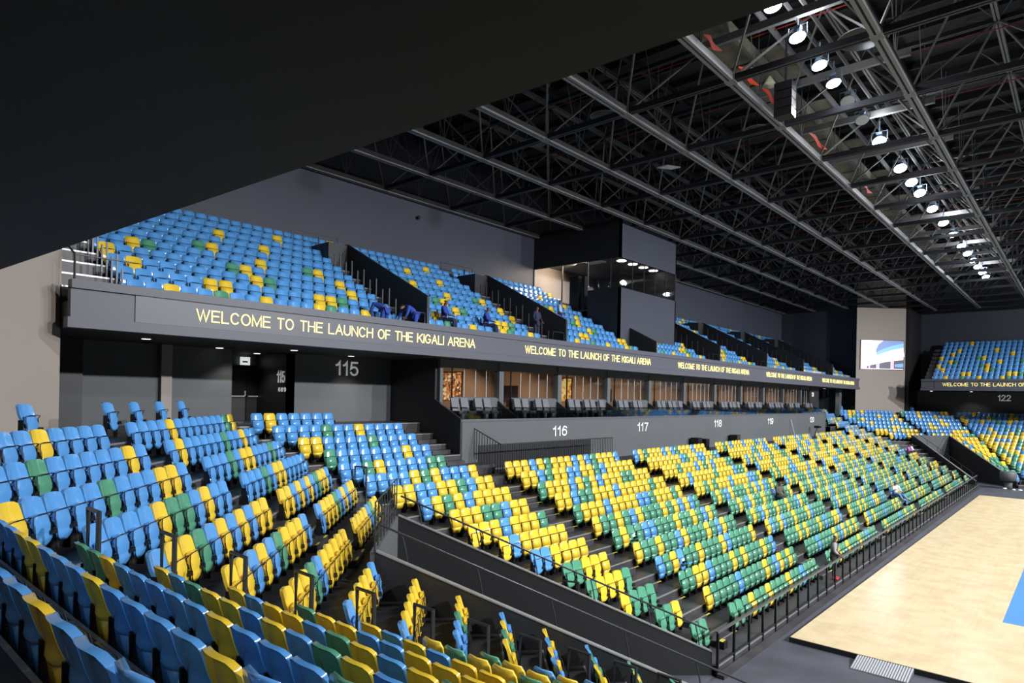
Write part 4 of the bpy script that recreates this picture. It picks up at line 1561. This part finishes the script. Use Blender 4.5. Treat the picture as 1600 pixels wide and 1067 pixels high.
MB().tube([(.3, 0, 1.28), (.55, 0, 1.28)], .08, 10).build('lens', M['tv'], t)
t.scale = (.75, .75, .70)
t = empty('slim_pole', (-18.5, 56.7, Fl(12)), label='thin pale pole leaning on the wall between 119 and 120', cat='pole')
MB().tube([(.1, .2, 0), (-.2, -.1, 1.6)], .03, 6).build('shaft', M['steel'], t)

# ------------------------------------------------------------------ roof
ZL, ZU = 17.8, 20.5
GX = [-27.5, -24.0, -20.4, -16.8, -13.0, -9.0, -4.7, -.4, 3.9, 8.2, 12.5, 16.8, 21.1, 25.4]
GY = [11.5 + 4.65 * i for i in range(-2, 17)]
MB().box(-28.1, 30, -6, 92, 21.3, 21.6).build('ceiling', M['deck'], kind='structure')
rf = empty('roof_space_frame', (0, 41.5, ZL), kind='structure')
OFF = Vector((0, 41.5, ZL))
unit = MB().tube([(0, 0, 0), (0, 0, 1)], .042, 5).mesh('brace', M['brace'])
dupu = unit


def chord(p, q, r, nm='chord', m=None):
    p, q = Vector(p) - OFF, Vector(q) - OFF
    d_ = (q - p)
    L_ = d_.length
    d_ = d_.normalized()
    side = d_.cross(Vector((0, 0, 1))).normalized()
    b = MB()
    # two angles back to back with a gap (bright edges in the photo)
    for sgn in (-1, 1):
        a0 = p + side * sgn * r * .35
        b.hexa([a0 - side * r * .22 - Vector((0, 0, r * .5)), a0 + side * r * .22 - Vector((0, 0, r * .5)),
                a0 + side * r * .22 - Vector((0, 0, r * .5)) + d_ * L_, a0 - side * r * .22 - Vector((0, 0, r * .5)) + d_ * L_,
                a0 - side * r * .22 + Vector((0, 0, r * .5)), a0 + side * r * .22 + Vector((0, 0, r * .5)),
                a0 + side * r * .22 + Vector((0, 0, r * .5)) + d_ * L_, a0 - side * r * .22 + Vector((0, 0, r * .5)) + d_ * L_])
    b.hexa([p - side * r * .5 + Vector((0, 0, r * .3)), p + side * r * .5 + Vector((0, 0, r * .3)), p + side * r * .5 + Vector((0, 0, r * .3)) + d_ * L_, p - side * r * .5 + Vector((0, 0, r * .3)) + d_ * L_,
            p - side * r * .5 + Vector((0, 0, r * .45)), p + side * r * .5 + Vector((0, 0, r * .45)), p + side * r * .5 + Vector((0, 0, r * .45)) + d_ * L_, p - side * r * .5 + Vector((0, 0, r * .45)) + d_ * L_])
    b.build(nm, m or M['truss'], rf)


for x in GX:
    chord((x, GY[0], ZL), (x, GY[-1], ZL), .24)
for y in GY:
    chord((GX[0], y, ZL), (GX[-1], y, ZL), .20, m=M['truss_dark'])
UX = [(GX[i] + GX[i + 1]) / 2 for i in range(len(GX) - 1)]
UY = [(GY[i] + GY[i + 1]) / 2 for i in range(len(GY) - 1)]
for x in UX:
    chord((x, UY[0], ZU), (x, UY[-1], ZU), .16, m=M['brace'])
for y in UY:
    chord((UX[0], y, ZU), (UX[-1], y, ZU), .16, m=M['truss_dark'])
br_ = []
for i, x in enumerate(GX):
    for j, y in enumerate(GY):
        for a in (i - 1, i):
            for b in (j - 1, j):
                if 0 <= a < len(UX) and 0 <= b < len(UY):
                    br_.append(((x, y, ZL), (UX[a], UY[b], ZU)))


def seen(p, q):
    mid = [(p[k] + q[k]) / 2 for k in range(3)]
    P_ = proj(*mid)
    if P_ is None or not (-20 < P_[0] < 1620 and -20 < P_[1] < 560):
        return None
    # hidden behind the balcony over the camera
    yl = 421 - .347 * P_[0]
    if P_[1] < yl - 15:
        return None
    return P_[2]


vis = sorted(((seen(p, q), n_) for n_, (p, q) in enumerate(br_) if seen(p, q) is not None))
pick = set(n_ for _, n_ in vis[:296])
rest = MB()
for n_, (p, q) in enumerate(br_):
    p, q = Vector(p) - OFF, Vector(q) - OFF
    d_ = q - p
    if n_ in pick:
        o = bpy.data.objects.new('brace', unit)
        COL.objects.link(o)
        o.parent = rf
        o.matrix_basis = Matrix.Translation(p) @ d_.to_track_quat('Z', 'Y').to_matrix().to_4x4() @ Matrix.Diagonal((1, 1, d_.length, 1))
    else:
        rest.tube([p, q], .042, 4)
# finer diagonals between the upper nodes and the deck, and drop rods
fine = MB()
for x in UX:
    for y in UY:
        P0_ = Vector((x, y, ZU)) - OFF
        for dx, dy in ((1.0, 1.1), (-1.0, 1.1), (1.0, -1.1), (-1.0, -1.1)):
            fine.tube([P0_, P0_ + Vector((dx, dy, .8))], .025, 4)
for x in GX:
    for y in UY:
        P0_ = Vector((x, y, ZL + .1)) - OFF
        fine.tube([P0_, P0_ + Vector((0, 0, 3.3))], .022, 4)
        fine.tube([P0_, P0_ + Vector((0, 1.16, 3.2))], .018, 4)
        fine.tube([P0_, P0_ + Vector((0, -1.16, 3.2))], .018, 4)
rest.build('distant_braces', M['brace'], rf, kind='stuff')
fine.build('secondary_rods', M['brace'], rf, kind='stuff')
node = MB().box(-.17, .17, -.17, .17, -.12, .10).mesh('node_plate', M['truss'])
for x in GX[:9]:
    for y in GY[2:]:
        link_copy(node, 'node_plate', rf, Vector((x, y, ZL)) - OFF)
pu = MB()
y = 3.0
while y < 88:
    pu.box(-28, 29, y, y + .12, 21.0, 21.3)
    y += 1.55
x = -26.5
while x < 28:
    pu.box(x, x + .22, 2, 88, 20.75, 21.0)
    x += 4.1
pu.build('ceiling_purlins', M['deck'], kind='structure')

# lighting catwalk
cw = empty('lighting_catwalk', (-8.6, 18.0, 19.5), label='long catwalk of dull beige boards hung in the roof above the floodlights', cat='catwalk')
for i in range(30):
    y = i * 1.8
    MB().box(-1.55, -.62, y + .05, y + 1.7, 0, .05).build('walkway_board', M['duct'], cw)
    if i % 3 != 2:
        MB().box(-.5, .28, y + .05, y + 1.1, .35, .40).build('walkway_board', M['duct'], cw)
MB().box(-1.65, -1.55, 0, 54, -.1, .3).build('side_beam', M['truss'], cw)
MB().box(-.62, -.48, 0, 54, -.1, .3).build('side_beam', M['duct'], cw)
MB().box(.30, .36, 0, 54, .25, .5).build('side_beam', M['truss'], cw)
MB().box(1.15, 1.19, 0, 54, .3, .5).build('side_beam', M['truss'], cw)
MB().box(1.6, 1.64, 0, 54, .3, .5).build('side_beam', M['truss'], cw)
for i in range(12):
    y = 2.75 + i * 4.65
    MB().box(-1.6, 3.9, y - .08, y + .08, -.45, -.2).build('cross_beam', M['truss'], cw)

# floodlights
hs = MB().lathe([(.05, .34), (.13, .30), (.17, .16), (.30, .03), (.32, 0), (.29, 0)], n=20)
hs_me = hs.mesh('housing', M['lampcase'], True)
ln_me = MB().lathe([(.285, .0), (.285, .012)], n=20).mesh('lens', M['lampglow'])
lno_me = MB().lathe([(.285, .0), (.285, .012)], n=20).mesh('lens', M['white'])
yk = MB().tube([(-.33, 0, .05), (-.33, 0, .45), (.33, 0, .45), (.33, 0, .05)], .022, 5).tube([(0, 0, .45), (0, 0, .95)], .03, 5).box(-.12, .12, -.1, .1, .30, .42).mesh('yoke', M['lampcase'])
OFFL = {26.4, 28.5, 31.5}
for i, y in enumerate([18.7, 20.8, 23.0, 24.6, 26.4, 28.5, 31.3, 35.5, 38.1, 40.3, 44.0, 47.8, 51.5, 55.5, 58.5, 61.5, 64.5, 67.5, 70.0]):
    t = empty('floodlight', (-6.9, y, 18.45), label='%s round floodlight hanging from the catwalk, %s from the top of the row' % ('unlit' if y in OFFL else 'lit', ORD[i]), cat='floodlight', group='floodlights along the catwalk')
    a = math.radians(-8 if i < 4 else -26)
    h = link_copy(hs_me, 'housing', t, (0, 0, 0), (a, math.radians(-14), 0))
    l = link_copy(lno_me if y in OFFL else ln_me, 'lens', t, (0, 0, -.002), (a, math.radians(-14), 0))
    l.location = Vector((0, 0, -.012))
    link_copy(yk, 'yoke', t)
    t.scale = (.82, .82, .82) if i < 6 else (.92, .92, .92)
for i, y in enumerate((21, 30, 39, 48, 57, 66)):
    d_ = bpy.data.lights.new('flood_spill', 'POINT')
    d_.energy = 160
    d_.shadow_soft_size = .3
    d_.color = (.9, .95, 1)
    o = bpy.data.objects.new('flood_spill', d_)
    COL.objects.link(o)
    o.location = (-6.6, y, 18.9)
# dishes, panel, speaker, cloths, pipes
for i, (x, y, z, r_, lb) in enumerate(((-5.6, 23.0, 18.9, .75, 'large round dark reflector disc beside the bright roof chord'), (-14.7, 21.9, 18.5, .55, 'round disc with bright rim in the roof, middle one'), (-18.3, 21.9, 18.3, .5, 'round disc with bright rim in the roof, leftmost'), (-10.6, 27.2, 18.6, .5, 'round pale disc behind the red cloth strips'), (-8.2, 42.0, 18.3, .5, 'small round disc far along the roof'))):
    t = empty('roof_disc', (x, y, z), label=lb, cat='disc')
    MB().lathe([(r_ * .2, .12), (r_, 0), (r_ * .96, -.02)], n=28).build('disc', M['rail'], t, True)
    MB().tube([(math.cos(q * math.pi / 14) * r_, math.sin(q * math.pi / 14) * r_, 0) for q in range(28)], .018, 5, closed=True).build('rim', M['steel'], t)
    MB().tube([(0, 0, .1), (0, 0, 1.9)], .02, 5).build('stem', M['rail'], t)
t = empty('hanging_panel', (-15.5, 28.8, 18.5), label='small flat white panel hanging in the dark roof', cat='panel')
MB().slab([(-.25, -.7, -.15), (.25, -.7, -.15), (.25, .7, .15), (-.25, .7, .15)], (0, 0, .05)).build('plate', M['white'], t)
MB().tube([(0, 0, .1), (0, 0, 2.0)], .015, 5).build('wire', M['rail'], t)
t = empty('speaker_cluster', (-8.0, 23.0, 17.9), label='black speaker cluster with pale lamps beside the first floodlights', cat='speaker')
for k in range(4):
    MB().hexa([(-.30, -.25, -.3 * k), (.30, -.25, -.3 * k), (.27, .25, -.3 * k), (-.27, .25, -.3 * k), (-.30, -.25, -.3 * k + .27), (.30, -.25, -.3 * k + .27), (.27, .3, -.3 * k + .27), (-.27, .3, -.3 * k + .27)]).build('cabinet', M['black_metal'], t)
MB().tube([(0, 0, .2), (0, 0, 3.35)], .04, 6).build('hanger', M['rail'], t)
MB().lathe([(.05, 0), (.22, -.3), (.24, -.34)], (-.7, .4, .9), 14).build('lamp_cone', mat('cream_enamel', (.7, .66, .45), .5), t, True)
MB().lathe([(.05, 0), (.14, -.2)], (-1.2, 0, 1.2), 12).build('lamp_cone', M['white'], t, True)
for i, (ya, yb) in enumerate(((18.4, 19.6), (20.9, 22.6), (22.9, 24.6), (27.9, 30.2), (36.4, 37.9))):
    t = empty('red_cloth_strip', (-8.85 + i * .04, ya, 18.2), label='narrow orange-red cloth strip hanging under the roof, %s from the camera' % ORD[i], cat='cloth', group='red cloth strips in the roof')
    L_ = yb - ya
    b = MB()
    for q in range(8):
        a, c = q / 8, (q + 1) / 8
        wz = lambda u: .18 * math.sin(u * 7) * .3
        ww = lambda u: .02 + .11 * math.sin(math.pi * min(1, u * 1.02))
        b.hexa([(-.01 + wz(a), a * L_, -ww(a)), (.01 + wz(a), a * L_, -ww(a)), (.01 + wz(c), c * L_, -ww(c)), (-.01 + wz(c), c * L_, -ww(c)),
                (-.01 + wz(a), a * L_, ww(a)), (.01 + wz(a), a * L_, ww(a)), (.01 + wz(c), c * L_, ww(c)), (-.01 + wz(c), c * L_, ww(c))])
    b.build('strip', M['red'], t)
for i, y in enumerate([13.2 + 4.65 * q for q in range(12)]):
    t = empty('sprinkler_pipe', (-26, y, 19.9), label='thin dark red sprinkler pipe across the roof, %s from the camera' % ORD[i], cat='pipe', group='red sprinkler pipes')
    MB().tube([(0, 0, 0), (52, 0, 0)], .022, 6).build('pipe', M['redpipe'], t)

# ------------------------------------------------------------------ people
def person(loc, rz, joints, radii_scale, cols, label, seated=False, cap=None):
    """joints: dict of the body's joints in metres, figure facing +y"""
    J = dict(joints)
    root = empty('person', loc, rz, label=label, cat='person')

    def skin(name, verts, edges, radii, m, parent, sub=2):
        me = bpy.data.meshes.new(name)
        me.from_pydata([tuple(v) for v in verts], edges, [])
        o = bpy.data.objects.new(name, me)
        COL.objects.link(o)
        md = o.modifiers.new('skin', 'SKIN')
        sv = me.skin_vertices[0].data
        for i_, r_ in enumerate(radii):
            sv[i_].radius = (r_, r_)
            sv[i_].use_root = (i_ == 0)
        ss = o.modifiers.new('sub', 'SUBSURF')
        ss.levels = sub
        ss.render_levels = sub
        dg = bpy.context.evaluated_depsgraph_get()
        me2 = bpy.data.meshes.new_from_object(o.evaluated_get(dg))
        o.modifiers.clear()
        o.data = me2
        me2.name = name
        me2.materials.clear()
        me2.materials.append(m)
        me2.polygons.foreach_set('use_smooth', [True] * len(me2.polygons))
        o.parent = parent
        return o
    hip, chest, neck, head = (Vector(J[k_]) for k_ in ('hip', 'chest', 'neck', 'head'))
    V_, E_, R_ = [], [], []

    def addp(p, r, par=None):
        V_.append(Vector(p))
        R_.append(r)
        if par is not None:
            E_.append((par, len(V_) - 1))
        return len(V_) - 1
    ih = addp(hip, .13)
    iw = addp(hip * .5 + chest * .5, .115, ih)
    ic = addp(chest, .135, iw)
    inn = addp(neck, .055, ic)
    hd = addp(head, .085, inn)
    addp(head + (head - neck).normalized() * .10, .07, hd)
    face = Vector(J.get('face', (0, 1, 0))).normalized()
    addp(head + face * .085 - Vector((0, 0, .03)), .018, hd)      # nose
    for sd in 'lr':
        sh, el, wr, kn, an, to = (Vector(J[k_ + sd]) for k_ in ('sh', 'el', 'wr', 'kn', 'an', 'to'))
        a = addp(sh, .062, ic)
        b = addp(el, .043, a)
        c = addp(wr, .028, b)
        dr = (wr - el).normalized()
        pl = addp(wr + dr * .06, .03, c)
        sidev = dr.cross(Vector((0, 0, 1)))
        sidev = sidev.normalized() if sidev.length > .1 else Vector((1, 0, 0))
        for q in range(4):
            f0 = addp(wr + dr * (.10) + sidev * (q - 1.5) * .02, .009, pl)
            addp(wr + dr * (.15 + .012 * (1.5 - abs(q - 1.2))) + sidev * (q - 1.5) * .022 - Vector((0, 0, .02)), .008, f0)
        addp(wr + dr * .07 + sidev * .05, .010, c)
        hx = addp(hip + Vector((.09 if sd == 'r' else -.09, 0, -.04)), .09, ih)
        kx = addp(kn, .062, hx)
        ax = addp(an, .04, kx)
        addp(to, .035, ax)
    skin('body', V_, E_, R_, M['skin'], root)
    top, trous, shoe, hairc = cols
    # hair, shirt, trousers, shoes
    skin('hair', [head + Vector((0, 0, .035)) - face * .02, head + Vector((0, 0, .09)) - face * .025], [(0, 1)], [.092, .075], cap or hairc, root)
    vs = [hip + Vector((0, 0, .02)), hip * .5 + chest * .5, chest, chest * .35 + neck * .65]
    es = [(0, 1), (1, 2), (2, 3)]
    rs = [.150, .138, .155, .085]
    for sd in 'lr':
        sh, el, wr = (Vector(J[k_ + sd]) for k_ in ('sh', 'el', 'wr'))
        n0 = len(vs)
        vs += [sh, el, el * .3 + wr * .7]
        rs += [.080, .060, .045]
        es += [(2, n0), (n0, n0 + 1), (n0 + 1, n0 + 2)]
    skin('shirt', vs, es, rs, top, root)
    vs = [hip]
    es, rs = [], [.145]
    for sd in 'lr':
        kn, an = (Vector(J[k_ + sd]) for k_ in ('kn', 'an'))
        n0 = len(vs)
        vs += [hip + Vector((.095 if sd == 'r' else -.095, 0, -.05)), kn, an + (kn - an) * .1]
        rs += [.105, .078, .06]
        es += [(0, n0), (n0, n0 + 1), (n0 + 1, n0 + 2)]
    skin('trousers', vs, es, rs, trous, root)
    for sd in 'lr':
        an, to = Vector(J['an' + sd]), Vector(J['to' + sd])
        skin('shoe', [an - (to - an) * .25 - Vector((0, 0, .03)), an * .4 + to * .6 - Vector((0, 0, .005)), to + (to - an) * .2], [(0, 1), (1, 2)], [.048, .050, .042], shoe, root, 1)
    return root


STAND = dict(hip=(0, 0, .95), chest=(0, .01, 1.30), neck=(0, .0, 1.50), head=(0, .02, 1.63),
             shl=(-.20, 0, 1.42), ell=(-.25, .04, 1.14), wrl=(-.17, .22, 1.0), shr=(.20, 0, 1.42), elr=(.25, .02, 1.14), wrr=(.19, .20, 1.0),
             knl=(-.10, .03, .50), anl=(-.11, 0, .09), tol=(-.13, .17, .04), knr=(.10, .02, .50), anr=(.12, -.02, .09), tor=(.15, .15, .04))
SIT = dict(hip=(0, 0, .50), chest=(0, .03, .86), neck=(0, .04, 1.06), head=(0, .08, 1.19),
           shl=(-.20, .02, .98), ell=(-.24, .12, .74), wrl=(-.10, .34, .66), shr=(.20, .02, .98), elr=(.24, .12, .74), wrr=(.10, .34, .66),
           knl=(-.12, .46, .50), anl=(-.12, .50, .09), tol=(-.13, .68, .04), knr=(.12, .46, .50), anr=(.12, .48, .09), tor=(.14, .66, .04))
SPRAWL = dict(SIT, chest=(0, -.04, .84), neck=(0, -.06, 1.04), head=(0, -.04, 1.17), knl=(-.16, .50, .48), knr=(.14, .54, .52), anl=(-.20, .86, .22), anr=(.16, .90, .20),
              tol=(-.22, 1.0, .30), tor=(.17, 1.04, .28), wrl=(-.2, .42, .62), wrr=(.26, .36, .8))
BEND = dict(hip=(0, 0, .90), chest=(0, .30, 1.08), neck=(0, .46, 1.12), head=(0, .57, 1.08),
            shl=(-.20, .38, 1.10), ell=(-.24, .46, .84), wrl=(-.16, .56, .62), shr=(.20, .38, 1.10), elr=(.24, .5, .84), wrr=(.16, .62, .64),
            knl=(-.11, .05, .48), anl=(-.12, 0, .09), tol=(-.13, .17, .04), knr=(.11, .04, .48), anr=(.13, -.03, .09), tor=(.15, .14, .04), face=(0, .7, -.7))
cl = lambda n, c: mat(n, c, .8)
navy, royal, sky_, olive = cl('navy_cloth', (.01, .015, .05)), cl('royal_blue_cloth', (.015, .05, .30)), cl('pale_blue_cloth', (.30, .45, .62)), cl('olive_cloth', (.07, .065, .045))
grey_, dgrey, redc, pink, whitec, jean = cl('grey_cloth', (.30, .30, .33)), cl('dark_grey_cloth', (.06, .062, .075)), cl('red_shoe', (.65, .03, .04)), cl('pink_cloth', (.5, .1, .4)), cl('white_cloth', (.6, .62, .65)), cl('denim', (.12, .22, .42))
pw_ = person((-7.42, 27.75, .25), math.radians(-75), STAND, 1, (grey_, dgrey, redc, M['hair']), 'person standing at the court railing in grey top, dark vest and red shoes')
vest = MB()
vest.lathe([(.165, .98), (.158, 1.12), (.182, 1.28), (.178, 1.40), (.09, 1.48)], (0, 0.0, 0), 16)
vest.v = [(v[0] * 1.0, v[1] * .82 + .0, v[2]) for v in vest.v]
vest.build('vest', M['charcoal'], pw_, True)
FAR = 9


def seat_at(ux, uy, blk):
    b_ = min((c for c in cand if seats[c[1]][5] == blk), key=lambda c: abs(c[2] - ux) + abs(c[3] - uy))
    return seats[b_[1]]


def seated(ux, uy, blk, pose, cols, lb, cap=None, turn=0):
    q = seat_at(ux, uy, blk)
    a = q[3] + math.pi / 2
    return person((q[0] + math.cos(a) * .34, q[1] + math.sin(a) * .34, q[2]), q[3] + turn, pose, 1, cols, lb, cap=cap)


seated(1203, 768, 'long1', SIT, (olive, dgrey, M['black_metal'], M['hair']), 'person sitting in the long side seats in dark olive top', turn=-.4)
seated(1380, 772, 'long3', SPRAWL, (whitec, jean, whitec, M['hair']), 'person sprawled across seats in white top and jeans', turn=-.7)
seated(1412, 712, 'farR', SIT, (pink, dgrey, whitec, M['hair']), 'person sitting near the far corner in pink top')
seated(1424, 702, 'farR', SIT, (whitec, navy, whitec, M['hair']), 'person sitting beside the pink one in white top')
ub = lambda y, j: (Ux(j) + .50, y, Uf(j))
person(ub(14.6, 0), math.radians(100), BEND, 1, (royal, royal, M['black_metal'], M['hair']), 'person in blue overalls bending over front upper seats, leftmost cleaner')
person(ub(16.0, 0), math.radians(170), BEND, 1, (royal, royal, M['black_metal'], M['hair']), 'person in blue overalls bent low at the foot of the upper stair')
person(ub(18.2, 1), math.radians(-60), SIT, 1, (royal, navy, M['black_metal'], M['hair']), 'person in blue with dark hair crouching behind the upper parapet')
person(ub(20.7, 1), math.radians(-60), SIT, 1, (royal, navy, M['black_metal'], M['hair']), 'person in blue sitting in the second upper block')
person(ub(28.1, 3), math.radians(-60), STAND, 1, (sky_, royal, M['black_metal'], M['hair']), 'person standing in third upper block in pale top and blue cap', cap=royal)
person(ub(24.2, 1), math.radians(-90), STAND, 1, (navy, navy, M['black_metal'], M['hair']), 'person in dark clothes standing by the second upper stair')

# drum shape standing in for a blurred object at the far tunnel
t = empty('grey_drum_shape', tuple(mir(st(6.9, 14.2))), label='grey drum shape on a narrower base at the mouth of the far tunnel', cat='table')
MB().lathe([(.50, .70), (.58, .74), (.62, 1.1), (.60, 1.45), (.56, 1.5)], n=24).build('drum_top', M['lower_wall'], t, True)
MB().lathe([(.34, 0), (.30, .3), (.34, .70)], n=20).build('drum_base', M['lower_wall'], t, True)
for i, (dx, dy) in enumerate(((-.9, -.1), (.2, -1.0), (.9, -.6))):
    q = mir(st(7.4, 14.2))
    t = empty('crumpled_paper', (q.x + dx * .6 , q.y + dy * .6, 0.0), label='small crumpled white paper on the far floor, %s of three from left' % ORD[i], cat='litter')
    b = MB()
    rr = random.Random(i)
    b.lathe([(.02, .0), (.12 + rr.random() * .05, .03), (.10, .09), (.02, .12)], n=7)
    b.v = [(v[0] + rr.uniform(-.03, .03), v[1] + rr.uniform(-.03, .03), v[2]) for v in b.v]
    b.build('paper_sheet', M['white'], t)
